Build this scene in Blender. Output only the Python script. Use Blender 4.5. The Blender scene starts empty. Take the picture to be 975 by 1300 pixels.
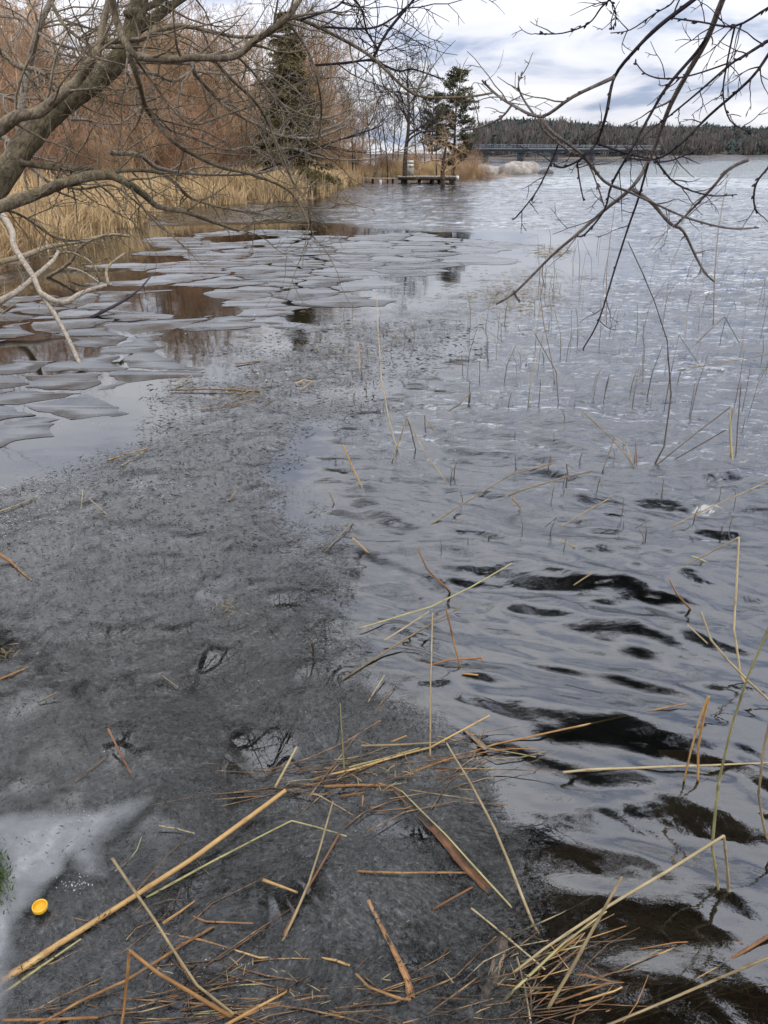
import bpy, math, random
import numpy as np
from mathutils import Vector, Matrix
from mathutils.geometry import tessellate_polygon

random.seed(7)
rng = np.random.default_rng(7)
scene = bpy.context.scene
COL = scene.collection
R = math.radians

# ------------------------------------------------------------------ camera, sky, sun, exposure
F, CX, CY, HOR, H = 963.0, 487.5, 650.0, 193.0, 1.6        # photograph's pixels (975 x 1300)
PITCH = math.atan((CY - HOR) / F)
cam = bpy.data.cameras.new("camera"); camo = bpy.data.objects.new("camera", cam); COL.objects.link(camo)
cam.sensor_fit = 'VERTICAL'; cam.sensor_height = 24.0; cam.lens = F / 1300 * 24.0
cam.clip_start = 0.05; cam.clip_end = 4000
camo.location = (0, 0, H); camo.rotation_euler = (R(90) - PITCH, 0, 0)
scene.camera = camo

SUN_EL, SUN_AZ = R(42), R(115)          # azimuth measured from +Y towards +X
world = bpy.data.worlds.new("World"); scene.world = world; world.use_nodes = True
wt = world.node_tree; wt.nodes.clear()
def wn(t, **k):
    n = wt.nodes.new(t)
    for a, v in k.items(): setattr(n, a, v)
    return n
sky = wn('ShaderNodeTexSky'); sky.sky_type = 'NISHITA'; sky.sun_disc = False
sky.sun_elevation = SUN_EL; sky.sun_rotation = SUN_AZ
bg_sky = wn('ShaderNodeBackground'); bg_sky.inputs['Strength'].default_value = 0.10
wt.links.new(sky.outputs[0], bg_sky.inputs['Color'])
geo = wn('ShaderNodeTexCoord')
sep = wn('ShaderNodeSeparateXYZ'); wt.links.new(geo.outputs['Generated'], sep.inputs[0])
absz = wn('ShaderNodeMath', operation='MAXIMUM'); absz.inputs[1].default_value = 0.0
wt.links.new(sep.outputs['Z'], absz.inputs[0])
addz = wn('ShaderNodeMath', operation='ADD'); addz.inputs[1].default_value = 0.16
wt.links.new(absz.outputs[0], addz.inputs[0])
dx = wn('ShaderNodeMath', operation='DIVIDE'); dy = wn('ShaderNodeMath', operation='DIVIDE')
wt.links.new(sep.outputs['X'], dx.inputs[0]); wt.links.new(addz.outputs[0], dx.inputs[1])
wt.links.new(sep.outputs['Y'], dy.inputs[0]); wt.links.new(addz.outputs[0], dy.inputs[1])
comb = wn('ShaderNodeCombineXYZ'); wt.links.new(dx.outputs[0], comb.inputs[0]); wt.links.new(dy.outputs[0], comb.inputs[1])
comb.inputs[2].default_value = 3.7
n1 = wn('ShaderNodeTexNoise'); n1.inputs['Scale'].default_value = 1.45; n1.inputs['Detail'].default_value = 7
n1.inputs['Roughness'].default_value = 0.52; n1.inputs['Distortion'].default_value = 0.35
wt.links.new(comb.outputs[0], n1.inputs['Vector'])
cr = wn('ShaderNodeValToRGB')
els = cr.color_ramp.elements
els[0].position = 0.35; els[0].color = (0.38, 0.45, 0.62, 1)
els[1].position = 0.62; els[1].color = (0.97, 0.97, 1.01, 1)
e = els.new(0.46); e.color = (0.77, 0.79, 0.88, 1)
wt.links.new(n1.outputs['Fac'], cr.inputs[0])
bg_c = wn('ShaderNodeBackground')
cie = wn('ShaderNodeMath', operation='MULTIPLY_ADD'); wt.links.new(absz.outputs[0], cie.inputs[0])      # overcast sky: zenith about 3x the horizon
cie.inputs[1].default_value = 1.9; cie.inputs[2].default_value = 0.92
wt.links.new(cie.outputs[0], bg_c.inputs['Strength'])
wt.links.new(cr.outputs[0], bg_c.inputs['Color'])
mx = wn('ShaderNodeMixShader'); mx.inputs[0].default_value = 0.93
wt.links.new(bg_sky.outputs[0], mx.inputs[1]); wt.links.new(bg_c.outputs[0], mx.inputs[2])
wo = wn('ShaderNodeOutputWorld'); wt.links.new(mx.outputs[0], wo.inputs['Surface'])

sun = bpy.data.lights.new("sun", 'SUN'); suno = bpy.data.objects.new("sun", sun); COL.objects.link(suno)
sun.energy = 1.2; sun.angle = R(40); sun.color = (1.0, 0.95, 0.87)
sd = Vector((math.sin(SUN_AZ) * math.cos(SUN_EL), math.cos(SUN_AZ) * math.cos(SUN_EL), math.sin(SUN_EL)))
suno.rotation_euler = sd.to_track_quat('Z', 'Y').to_euler(); suno.location = (20, -10, 30)

scene.view_settings.view_transform = 'Standard'; scene.view_settings.look = 'None'
scene.view_settings.exposure = 0.12; scene.view_settings.gamma = 1.0
scene.view_settings.use_curve_mapping = False
scene.cycles.max_bounces = 5; scene.cycles.transparent_max_bounces = 12
scene.cycles.glossy_bounces = 3; scene.cycles.diffuse_bounces = 2; scene.cycles.caustics_reflective = False

# ------------------------------------------------------------------ pixel <-> place
FWD = Vector((0, math.cos(PITCH), -math.sin(PITCH))); UP = Vector((0, math.sin(PITCH), math.cos(PITCH)))
def ray(px, py):
    return Vector(((px - CX) / F, 0, 0)) + UP * (-(py - CY) / F) + FWD
def at(px, py, z=0.0):                      # where that sight line meets height z
    d = ray(px, py); t = (z - H) / d.z
    return Vector((d.x * t, d.y * t, z))
def far(px, py, Y):                         # where it reaches ground distance Y
    d = ray(px, py); t = Y / d.y
    return Vector((d.x * t, Y, H + d.z * t))
def depth(p): return (Vector(p) - Vector((0, 0, H))).dot(FWD)

# ------------------------------------------------------------------ numpy noise
def _hash(ix, iy, s):
    n = (ix.astype(np.int64) * 374761393 + iy.astype(np.int64) * 668265263 + s * 1442695041) & 0x7fffffff
    n = ((n ^ (n >> 13)) * 1274126177) & 0x7fffffff
    return ((n ^ (n >> 16)) & 0xffff) / 65535.0
def vnoise(x, y, s=0):
    ix = np.floor(x); iy = np.floor(y); fx = x - ix; fy = y - iy
    fx = fx * fx * fx * (fx * (fx * 6 - 15) + 10); fy = fy * fy * fy * (fy * (fy * 6 - 15) + 10)
    a = _hash(ix, iy, s); b = _hash(ix + 1, iy, s); c = _hash(ix, iy + 1, s); d = _hash(ix + 1, iy + 1, s)
    return (a + (b - a) * fx) * (1 - fy) + (c + (d - c) * fx) * fy
def fbm(x, y, o=4, s=0, g=0.5):
    v = 0; a = 1; t = 0
    for i in range(o):
        v = v + a * vnoise(x * 2 ** i, y * 2 ** i, s + i * 17); t += a; a *= g
    return v / t
def sstep(a, b, x):
    t = np.clip((x - a) / (b - a), 0, 1); return t * t * (3 - 2 * t)
def poly_sd(poly, x, y):                    # signed distance, positive inside
    P = np.asarray(poly, float); n = len(P)
    d2 = np.full(x.shape, 1e18); ins = np.zeros(x.shape, bool)
    for i in range(n):
        ax, ay = P[i]; bx, by = P[(i + 1) % n]
        ex, ey = bx - ax, by - ay; L = ex * ex + ey * ey + 1e-12
        t = np.clip(((x - ax) * ex + (y - ay) * ey) / L, 0, 1)
        d2 = np.minimum(d2, (x - ax - t * ex) ** 2 + (y - ay - t * ey) ** 2)
        c = ((ay > y) != (by > y))
        xi = ax + (y - ay) * ex / (ey if abs(ey) > 1e-12 else 1e-12)
        ins ^= c & (x < xi)
    d = np.sqrt(d2); return np.where(ins, d, -d)

# ------------------------------------------------------------------ mesh helpers
class MB:
    def __init__(s): s.v = []; s.q = []; s.t = []; s.n = 0
    def add(s, V, Q=None, T=None):
        V = np.asarray(V, float).reshape(-1, 3); s.v.append(V)
        if Q is not None and len(Q): s.q.append(np.asarray(Q, int).reshape(-1, 4) + s.n)
        if T is not None and len(T): s.t.append(np.asarray(T, int).reshape(-1, 3) + s.n)
        s.n += len(V)
    def tube(s, pts, rad, k=5, cap=True, ph=0.0):
        P = np.asarray([tuple(p) for p in pts], float); n = len(P)
        rad = np.asarray(rad, float) * np.ones(n)
        T = np.empty_like(P); T[1:-1] = P[2:] - P[:-2]; T[0] = P[1] - P[0]; T[-1] = P[-1] - P[-2]
        T /= np.linalg.norm(T, axis=1)[:, None] + 1e-12
        ref = np.array([0.31, 0.17, 0.93]);
        m = np.abs(T.mean(0)); 
        if m[2] > 0.75 * np.linalg.norm(m): ref = np.array([0.97, 0.2, 0.1])
        A = np.cross(T, ref); A /= np.linalg.norm(A, axis=1)[:, None] + 1e-12
        B = np.cross(T, A)
        an = np.arange(k) * 2 * math.pi / k + ph
        V = (P[:, None, :] + rad[:, None, None] * (np.cos(an)[None, :, None] * A[:, None, :] + np.sin(an)[None, :, None] * B[:, None, :])).reshape(-1, 3)
        i = np.arange(n - 1)[:, None] * k; j = np.arange(k)[None, :]; j2 = (j + 1) % k
        Q = np.stack([i + j, i + j2, i + k + j2, i + k + j], -1).reshape(-1, 4)
        Tn = None
        if cap and k >= 3:
            Tn = [(0, a + 1, a) for a in range(1, k - 1)] + [((n - 1) * k, (n - 1) * k + a, (n - 1) * k + a + 1) for a in range(1, k - 1)]
        s.add(V, Q, Tn)
    def box(s, c, sz, M=None):
        a = np.array([[x, y, z] for x in (-.5, .5) for y in (-.5, .5) for z in (-.5, .5)]) * np.array(sz)
        if M is not None: a = a @ np.array(M).T
        s.add(a + np.array(c), [(0, 1, 3, 2), (4, 6, 7, 5), (0, 4, 5, 1), (2, 3, 7, 6), (0, 2, 6, 4), (1, 5, 7, 3)])
    def mesh(s, name, mat=None, smooth=True):
        V = np.concatenate(s.v) if s.v else np.zeros((0, 3))
        Q = np.concatenate(s.q) if s.q else np.zeros((0, 4), int)
        T = np.concatenate(s.t) if s.t else np.zeros((0, 3), int)
        me = bpy.data.meshes.new(name)
        me.vertices.add(len(V)); me.vertices.foreach_set('co', V.ravel())
        nl = len(Q) * 4 + len(T) * 3
        me.loops.add(nl); me.loops.foreach_set('vertex_index', np.concatenate([Q.ravel(), T.ravel()]).astype(np.int32))
        me.polygons.add(len(Q) + len(T))
        st = np.concatenate([np.arange(len(Q)) * 4, len(Q) * 4 + np.arange(len(T)) * 3]).astype(np.int32)
        me.polygons.foreach_set('loop_start', st)
        if smooth: me.polygons.foreach_set('use_smooth', np.ones(len(Q) + len(T), bool))
        me.update(calc_edges=True)
        if mat: me.materials.append(mat)
        return me
    def obj(s, name, mat=None, parent=None, smooth=True):
        return link(bpy.data.objects.new(name, s.mesh(name, mat, smooth)), parent)
def link(o, parent=None):
    COL.objects.link(o)
    if parent is not None: o.parent = parent
    return o
def empty(name, loc=(0, 0, 0), rz=0, sc=1):
    o = bpy.data.objects.new(name, None); COL.objects.link(o)
    o.location = loc; o.rotation_euler = (0, 0, rz); o.scale = (sc, sc, sc) if not isinstance(sc, tuple) else sc
    o.empty_display_size = 0.1
    return o
def tag(o, label=None, cat=None, group=None, kind=None):
    if label: o['label'] = label
    if cat: o['category'] = cat
    if group: o['group'] = group
    if kind: o['kind'] = kind
    return o
def copy_tree(o, loc, rz, sc):
    c = o.copy(); COL.objects.link(c)
    c.location = loc; c.rotation_euler = (0, 0, rz); c.scale = (sc, sc, sc) if not isinstance(sc, tuple) else sc
    for ch in [x for x in o.children]:
        d = ch.copy(); COL.objects.link(d); d.parent = c
    return c
def grid_mesh(name, X, Y, Z, mat, keep=None, attrs=None):
    n, m = X.shape
    V = np.stack([X, Y, Z], -1).reshape(-1, 3)
    i = np.arange(n - 1)[:, None] * m + np.arange(m - 1)[None, :]
    Q = np.stack([i, i + 1, i + m + 1, i + m], -1).reshape(-1, 4)
    if keep is not None:
        k = keep.reshape(-1); Q = Q[k[Q].any(1)]
        used = np.zeros(len(V), bool); used[Q.ravel()] = True
        idx = np.cumsum(used) - 1; Q = idx[Q]; V = V[used]
        if attrs: attrs = {a: b.reshape(-1)[used] for a, b in attrs.items()}
    mb = MB(); mb.add(V, Q); me = mb.mesh(name, mat)
    for a, b in (attrs or {}).items():
        at_ = me.attributes.new(a, 'FLOAT', 'POINT'); at_.data.foreach_set('value', np.asarray(b, np.float32).ravel())
    return link(bpy.data.objects.new(name, me))

# ------------------------------------------------------------------ materials
class NT:
    def __init__(s, name):
        s.m = bpy.data.materials.new(name); s.m.use_nodes = True; s.t = s.m.node_tree
        s.t.nodes.clear(); s.out = s.n('ShaderNodeOutputMaterial')
    def n(s, t, inp=None, **k):
        x = s.t.nodes.new(t)
        for a, v in k.items(): setattr(x, a, v)
        for a, v in (inp or {}).items(): s.set(x, a, v)
        return x
    def set(s, x, a, v):
        if hasattr(v, 'bl_idname') and hasattr(v, 'outputs'): v = v.outputs[0]
        if isinstance(v, bpy.types.NodeSocket): s.t.links.new(v, x.inputs[a])
        else: x.inputs[a].default_value = v
    def noise(s, vec, scale, detail=4, rough=0.55, dist=0.0):
        return s.n('ShaderNodeTexNoise', {'Vector': vec, 'Scale': scale, 'Detail': detail, 'Roughness': rough, 'Distortion': dist}).outputs['Fac']
    def ramp(s, fac, stops, interp='LINEAR'):
        r = s.n('ShaderNodeValToRGB', {0: fac}); r.color_ramp.interpolation = interp
        e = r.color_ramp.elements
        while len(e) < len(stops): e.new(0.5)
        for x, (p, c) in zip(e, stops):
            x.position = p; x.color = (*c, 1) if len(c) == 3 else c
        return r.outputs[0]
    def f(s, fac, a, b, lo=0.0, hi=1.0):
        return s.n('ShaderNodeMapRange', {0: fac, 1: a, 2: b, 3: lo, 4: hi}).outputs[0]
    def math(s, op, a, b=0.0): return s.n('ShaderNodeMath', {0: a, 1: b}, operation=op).outputs[0]
    def mix(s, fac, a, b):
        x = s.n('ShaderNodeMix', data_type='RGBA'); s.set(x, 0, fac); s.set(x, 6, a); s.set(x, 7, b); return x.outputs[2]
    def coord(s, which='Object'): return s.n('ShaderNodeTexCoord').outputs[which]
    def pos(s): return s.n('ShaderNodeNewGeometry').outputs['Position']
    def mapping(s, vec, scale=(1, 1, 1), rot=(0, 0, 0)):
        return s.n('ShaderNodeMapping', {'Vector': vec, 'Scale': scale, 'Rotation': rot}).outputs[0]
    def bump(s, h, strength=0.5, dist=0.01, normal=None):
        d = {'Height': h, 'Strength': strength, 'Distance': dist}
        if normal is not None: d['Normal'] = normal
        return s.n('ShaderNodeBump', d).outputs[0]
    def principled(s, **k):
        names = {'base': 'Base Color', 'rough': 'Roughness', 'normal': 'Normal', 'spec': 'Specular IOR Level', 'ior': 'IOR', 'alpha': 'Alpha'}
        return s.n('ShaderNodeBsdfPrincipled', {names[a]: v for a, v in k.items()})
    def done(s, sh):
        s.set(s.out, 'Surface', sh); return s.m

def c4(r, g, b): return (r, g, b, 1)
def mat_bark(name, dark, light, moss=None, scale=9, bump=0.5, dist=0.01):
    t = NT(name); co = t.pos()
    n = t.noise(co, scale, 6, 0.6); col = t.ramp(n, [(0.32, dark), (0.68, light)])
    if moss:
        g = t.n('ShaderNodeNewGeometry'); sp = t.n('ShaderNodeSeparateXYZ', {0: g.outputs['Normal']})
        k = t.math('MULTIPLY', t.f(sp.outputs[2], -0.2, 0.9), t.f(t.noise(co, 5, 4), 0.42, 0.62))
        col = t.mix(k, col, c4(*moss))
    rid = t.noise(t.mapping(t.mapping(co, (1, 1, 1), (0, R(-42), 0)), (1.4, 1.4, 0.32)), scale * 3.6, 6, 0.75, 0.6)
    col = t.mix(t.f(rid, 0.54, 0.40, 0.0, 0.85), col, c4(*[v * 0.6 for v in dark]))
    return t.done(t.principled(base=col, rough=0.85, spec=0.25, normal=t.bump(rid, bump, dist)))
def mat_twig(name, a, b):
    t = NT(name); oi = t.n('ShaderNodeObjectInfo')
    n = t.noise(t.coord(), 0.8, 3); k = t.math('ADD', t.math('MULTIPLY', n, 0.8), t.math('MULTIPLY', oi.outputs['Random'], 0.35))
    return t.done(t.principled(base=t.ramp(k, [(0.35, a), (0.85, b)]), rough=0.85, spec=0.2))
def mat_reed(name, stops, rough=0.5, freq=14):
    t = NT(name); oi = t.n('ShaderNodeObjectInfo'); co = t.coord()
    u = t.n('ShaderNodeAttribute', attribute_name='along').outputs['Fac']; a = t.n('ShaderNodeAttribute', attribute_name='round').outputs['Fac']
    nd = t.n('ShaderNodeAttribute', attribute_name='joint').outputs['Fac']
    st = t.n('ShaderNodeCombineXYZ', {0: t.math('MULTIPLY', u, 5.0), 1: t.math('MULTIPLY', a, 2.2), 2: t.math('MULTIPLY', oi.outputs['Random'], 40.0)})
    n = t.noise(st, 1.6, 6, 0.7); n2 = t.noise(co, freq, 5, 0.65)
    k = t.math('ADD', t.math('ADD', t.math('MULTIPLY', n, 1.25), t.math('MULTIPLY', n2, 0.75)), t.math('ADD', t.math('MULTIPLY', oi.outputs['Random'], 0.4), -0.72))
    col = t.ramp(k, stops)
    dk = t.f(t.noise(st, 3.1, 5, 0.7), 0.52, 0.66)
    col = t.mix(t.math('MULTIPLY', dk, 0.7), col, c4(0.075, 0.038, 0.016))
    gr = t.f(t.noise(co, freq * 0.4, 3, 0.6), 0.52, 0.70)
    col = t.mix(t.math('MULTIPLY', gr, 0.45), col, c4(0.16, 0.135, 0.105))
    col = t.mix(t.math('MULTIPLY', nd, 0.4), col, c4(0.06, 0.032, 0.014))
    return t.done(t.principled(base=col, rough=rough, spec=0.4, normal=t.bump(t.noise(st, 14, 2), 0.35, 0.002)))

M = {}
M['bark'] = mat_bark('willow_bark', (0.09, 0.073, 0.045), (0.38, 0.315, 0.20), (0.21, 0.18, 0.07), 14, 0.9, 0.02)
M['branch'] = mat_bark('branch_bark', (0.11, 0.088, 0.062), (0.40, 0.325, 0.225), (0.24, 0.20, 0.105), 22, 0.5, 0.006)
M['pale'] = mat_bark('weathered_branch', (0.20, 0.165, 0.125), (0.50, 0.43, 0.34), None, 30, 0.6, 0.005)
M['darktwig'] = mat_bark('dark_twig_bark', (0.022, 0.018, 0.022), (0.075, 0.06, 0.065), None, 40, 0.4, 0.003)
M['greytwig'] = mat_bark('grey_twig_bark', (0.10, 0.085, 0.08), (0.27, 0.235, 0.20), None, 40, 0.4, 0.003)
M['treebark'] = mat_bark('bank_tree_bark', (0.028, 0.022, 0.017), (0.105, 0.082, 0.062), None, 5, 0.5, 0.03)
M['twig_brown'] = mat_twig('brown_twigs', (0.21, 0.13, 0.076), (0.56, 0.375, 0.22))
M['twig_grey'] = mat_twig('grey_twigs', (0.06, 0.048, 0.038), (0.17, 0.135, 0.105))
M['twig_red'] = mat_twig('red_brown_twigs', (0.22, 0.13, 0.08), (0.52, 0.325, 0.20))
M['reedbed'] = mat_twig('dry_reed_bed', (0.29, 0.195, 0.10), (0.60, 0.445, 0.25))
M['needles'] = mat_twig('pine_needles', (0.055, 0.062, 0.033), (0.15, 0.15, 0.085))
M['spruce'] = mat_twig('spruce_needles', (0.10, 0.085, 0.036), (0.27, 0.215, 0.10))
M['reed_gold'] = mat_reed('golden_reed', [(0.28, (0.16, 0.07, 0.02)), (0.5, (0.36, 0.20, 0.065)), (0.8, (0.55, 0.37, 0.15))])
M['reed_pale'] = mat_reed('pale_reed', [(0.28, (0.16, 0.12, 0.06)), (0.5, (0.33, 0.25, 0.125)), (0.8, (0.52, 0.43, 0.25))])
M['reed_green'] = mat_reed('greenish_reed', [(0.25, (0.16, 0.15, 0.06)), (0.5, (0.33, 0.30, 0.13)), (0.85, (0.50, 0.44, 0.20))])
M['reed_brown'] = mat_reed('brown_reed', [(0.25, (0.12, 0.05, 0.02)), (0.5, (0.27, 0.125, 0.045)), (0.85, (0.44, 0.24, 0.10))])
M['reed_dark'] = mat_reed('dark_wet_reed', [(0.25, (0.03, 0.022, 0.012)), (0.5, (0.09, 0.065, 0.035)), (0.85, (0.17, 0.125, 0.07))])
M['leaf_tan'] = mat_reed('tan_reed_leaf', [(0.25, (0.20, 0.14, 0.085)), (0.5, (0.32, 0.23, 0.145)), (0.85, (0.42, 0.31, 0.2))], 0.6)

# water: clear surface over a dark bed
def mat_water():
    t = NT('lake_water'); p = t.pos()
    ruf = t.n('ShaderNodeAttribute', attribute_name='ruffle').outputs['Fac']
    q = t.mapping(p, (1.0, 1.9, 1), (0, 0, R(12)))
    a = t.noise(q, 5.5, 5, 0.6, 0.4); b = t.noise(t.mapping(p, (1, 1.5, 1), (0, 0, R(-24))), 1.6, 4, 0.55, 0.3)
    h = t.math('ADD', t.math('MULTIPLY', a, 0.35), t.math('MULTIPLY', b, 1.0))
    h = t.math('MULTIPLY', h, ruf)
    nrm = t.bump(h, 1.0, 0.062)
    fr = t.n('ShaderNodeFresnel', {'IOR': 2.0, 'Normal': nrm}).outputs[0]
    gl = t.n('ShaderNodeBsdfGlossy', {'Color': c4(0.96, 0.98, 1.0), 'Roughness': 0.015, 'Normal': nrm})
    tr = t.n('ShaderNodeBsdfTransparent', {'Color': c4(0.60, 0.66, 0.66)})
    return t.done(t.n('ShaderNodeMixShader', {0: fr, 1: tr, 2: gl}))
M['water'] = mat_water()
def mat_bed():
    t = NT('lake_bed'); p = t.pos()
    n = t.noise(p, 1.7, 7, 0.62, 0.6)
    col = t.ramp(n, [(0.3, (0.010, 0.012, 0.013)), (0.52, (0.026, 0.026, 0.024)), (0.75, (0.042, 0.040, 0.035))])
    return t.done(t.principled(base=col, rough=0.9, normal=t.bump(t.noise(p, 14, 5), 0.7, 0.03)))
M['bed'] = mat_bed()
def mat_ground():
    t = NT('leaf_litter_ground'); p = t.pos()
    col = t.ramp(t.noise(p, 1.4, 8, 0.7), [(0.28, (0.08, 0.052, 0.034)), (0.5, (0.20, 0.125, 0.075)), (0.72, (0.34, 0.23, 0.135))])
    return t.done(t.principled(base=col, rough=0.95, normal=t.bump(t.noise(p, 6, 6, 0.7), 1.0, 0.15)))
M['ground'] = mat_ground()

# ------------------------------------------------------------------ the lie of the land
shore_px = [(0, 343), (60, 318), (105, 304), (150, 291), (182, 276), (226, 264), (330, 257), (403, 252), (418, 243), (445, 234), (505, 230), (560, 228), (600, 225), (645, 221.5)]
shore = [(-60, -9), (6, -9), (5.2, -0.2), (3.4, 0.15), (1.0, 0.25), (-1.5, 0.3), (-2.2, 0.9), (-2.35, 2.2), (-2.75, 3.9), (-3.5, 6.0), (-4.7, 8.8)]
shore += [tuple(at(x, y))[:2] for x, y in shore_px]
shore += [(9.6, 57), (8.4, 63), (4, 70), (0, 85), (-8, 110), (-30, 150), (-140, 190), (-160, 60)]
SH = np.array(shore)
def land_h(x, y):
    d = poly_sd(SH, x, y) + (fbm(x * 0.9, y * 0.9, 4, 5) - 0.5) * 0.9 * sstep(5, 16, y)
    k = sstep(0.5, -5.5, x) * sstep(9, 24, y)
    hill = 0.25 * sstep(0, 1.4, d) + 0.5 * sstep(1, 9, d) + k * (6.2 * sstep(3, 26, d) + 3.5 * sstep(22, 70, d))
    hill += (fbm(x * 0.25, y * 0.25, 4, 9) - 0.5) * 1.0 * sstep(2, 12, d) + (fbm(x * 2, y * 2, 3, 3) - 0.5) * 0.12
    hill += 0.85 * np.exp(-((x - 6.2) / 2.4) ** 2 - ((y - 53) / 3.0) ** 2) * sstep(0, 1.2, d)
    return np.where(d > 0, hill, np.maximum(d * 0.22, -1.6) - 0.02)
def hgt(x, y): return float(land_h(np.array([float(x)]), np.array([float(y)]))[0])
gx = np.concatenate([np.linspace(-140, -30, 40), np.linspace(-29, 24, 190)])
gy = np.concatenate([np.linspace(-8, 70, 230), np.linspace(72, 190, 50)])
X, Y = np.meshgrid(gx, gy); Z = land_h(X, Y)
tag(grid_mesh('bank', X, Y, Z, M['ground'], keep=Z > -0.45), 'brown leaf covered bank rising behind the dry reeds', kind='structure')

bx = np.concatenate([np.linspace(-30, -5, 20), np.linspace(-4.8, 5, 120), np.linspace(6, 60, 20)])
by = np.concatenate([np.linspace(-5, 0, 8), np.linspace(0.2, 10, 130), np.linspace(11, 90, 24)])
X, Y = np.meshgrid(bx, by)
Z = -0.36 - 0.05 * np.clip(Y - 1, 0, 20) - 0.05 * np.clip(X, 0, 12) + 0.16 * (fbm(X * 1.1, Y * 1.1, 5, 21) - 0.5)
hx, hy = at(690, 880)[:2]
Z += 0.20 * np.exp(-(((X - hx) / 0.42) ** 2 + ((Y - hy) / 0.34) ** 2))
Z = np.minimum(Z, -0.08)
tag(grid_mesh('lake_bed', X, Y, Z, M['bed']), 'dark muddy lake bed seen through the shallows', kind='structure')

# ------------------------------------------------------------------ where the ice lies (ground polygons)
slush_px = [(-330, 640), (0, 612), (95, 596), (165, 545), (205, 500), (262, 462), (330, 430), (440, 405), (540, 376), (600, 352), (690, 335),
            (735, 352), (700, 384), (640, 412), (590, 450), (530, 486), (470, 520), (420, 560), (400, 620), (415, 690), (425, 760), (462, 830), (490, 900), (560, 935),
            (615, 985), (668, 1070), (690, 1150), (668, 1230), (690, 1330), (690, 1500), (-300, 1500)]
SL = np.array([tuple(at(x, y))[:2] for x, y in slush_px])
white_px = [(-200, 1062), (0, 1045), (70, 1027), (120, 1030), (185, 1024), (160, 1052), (128, 1076), (136, 1118), (114, 1128), (88, 1098), (70, 1122), (62, 1150), (48, 1185), (24, 1240), (8, 1330), (-200, 1330)]
WH = np.array([tuple(at(x, y))[:2] for x, y in white_px])
pl1_px = [(-220, 392), (0, 368), (60, 372), (140, 352), (205, 372), (250, 420), (255, 455), (205, 492), (165, 540), (95, 590), (0, 606), (-330, 630)]
P1 = np.array([tuple(at(x, y))[:2] for x, y in pl1_px])
pl2_px = [(140, 352), (168, 305), (240, 290), (360, 287), (470, 296), (560, 300), (640, 298), (700, 305), (700, 335), (600, 350), (540, 374), (440, 403), (330, 428), (262, 458), (250, 420), (205, 372)]
P2 = np.array([tuple(at(x, y))[:2] for x, y in pl2_px])

def ice_cover(x, y):
    w = (fbm(x * 2.2, y * 2.2, 5, 31, 0.6) - 0.5) * 0.7 * np.clip(y / 3.0, 0.3, 2.2)
    return poly_sd(SL, x, y) + w

# ------------------------------------------------------------------ water surface
na = 660
ang = np.concatenate([np.linspace(-62, 62, na), np.linspace(62, 298, 60)[1:]]) * math.pi / 180
rr = np.concatenate([[0.02], np.exp(np.linspace(math.log(0.35), math.log(60), 760)), np.exp(np.linspace(math.log(60.6), math.log(1500), 90))])
A, RR = np.meshgrid(ang, rr)
X = RR * np.sin(A); Y = RR * np.cos(A)
ice = np.maximum.reduce([sstep(-0.35, 0.15, poly_sd(SL, X, Y)), sstep(-1.5, -0.3, poly_sd(P1, X, Y)), sstep(-2.4, -0.6, poly_sd(P2, X, Y)) * 0.99])
lee = sstep(-1.0, -9.0, X + 0.10 * Y)                   # sheltered water along the left bank
calm = np.clip(1 - np.maximum(ice * 0.99, lee * 0.75), 0.012, 1)
gust = 0.55 + 0.9 * fbm(X * 0.22 + 3, Y * 0.5, 3, 77)
near = 0.85 + 0.15 * sstep(2.0, 7.0, RR)
Z = np.zeros_like(X)
wx = X + 0.35 * (fbm(X * 0.8, Y * 0.8, 3, 41) - 0.5); wy = Y + 0.35 * (fbm(X * 0.8, Y * 0.8, 3, 43) - 0.5)
spac = RR * 0.0058
for i in range(84):
    lam = 0.07 * (1.9 / 0.07) ** (i / 83.0)
    th = R(-103) + rng.normal(0, 0.34)
    kx, ky = math.cos(th) * 2 * math.pi / lam, math.sin(th) * 2 * math.pi / lam
    s = 0.105 if 0.10 < lam < 0.36 else (0.07 if lam < 0.10 else 0.034)
    vis = sstep(1.2, 2.6, lam / spac)
    if lam < 0.30: vis = vis * (0.30 + 0.70 * sstep(1.7, 3.6, RR))       # only long smooth swells reach the sheltered near edge
    ph_ = kx * wx + ky * wy + rng.uniform(0, 6.28); ph_ = ph_ - 0.55 * np.sin(ph_)      # steep lee faces, long backs
    grp = 0.45 + 1.1 * vnoise(X * 0.5 / lam ** 0.5 + i * 7.3, Y * 0.8 / lam ** 0.5 - i * 3.1, 600 + i)   # waves run in short groups
    Z += vis * grp * s * lam / (2 * math.pi) * 1.25 * (np.exp(np.sin(ph_) - 1) - 0.4658)
Z *= calm * gust * near
ruf = calm * gust * (0.10 + 0.90 * sstep(2.0, 5.5, RR))
wob = grid_mesh('water', X.copy(), Y.copy(), Z, M['water'], attrs={'ruffle': ruf})
tag(wob, 'rippled grey lake water reflecting the cloudy sky', kind='structure')

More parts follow.
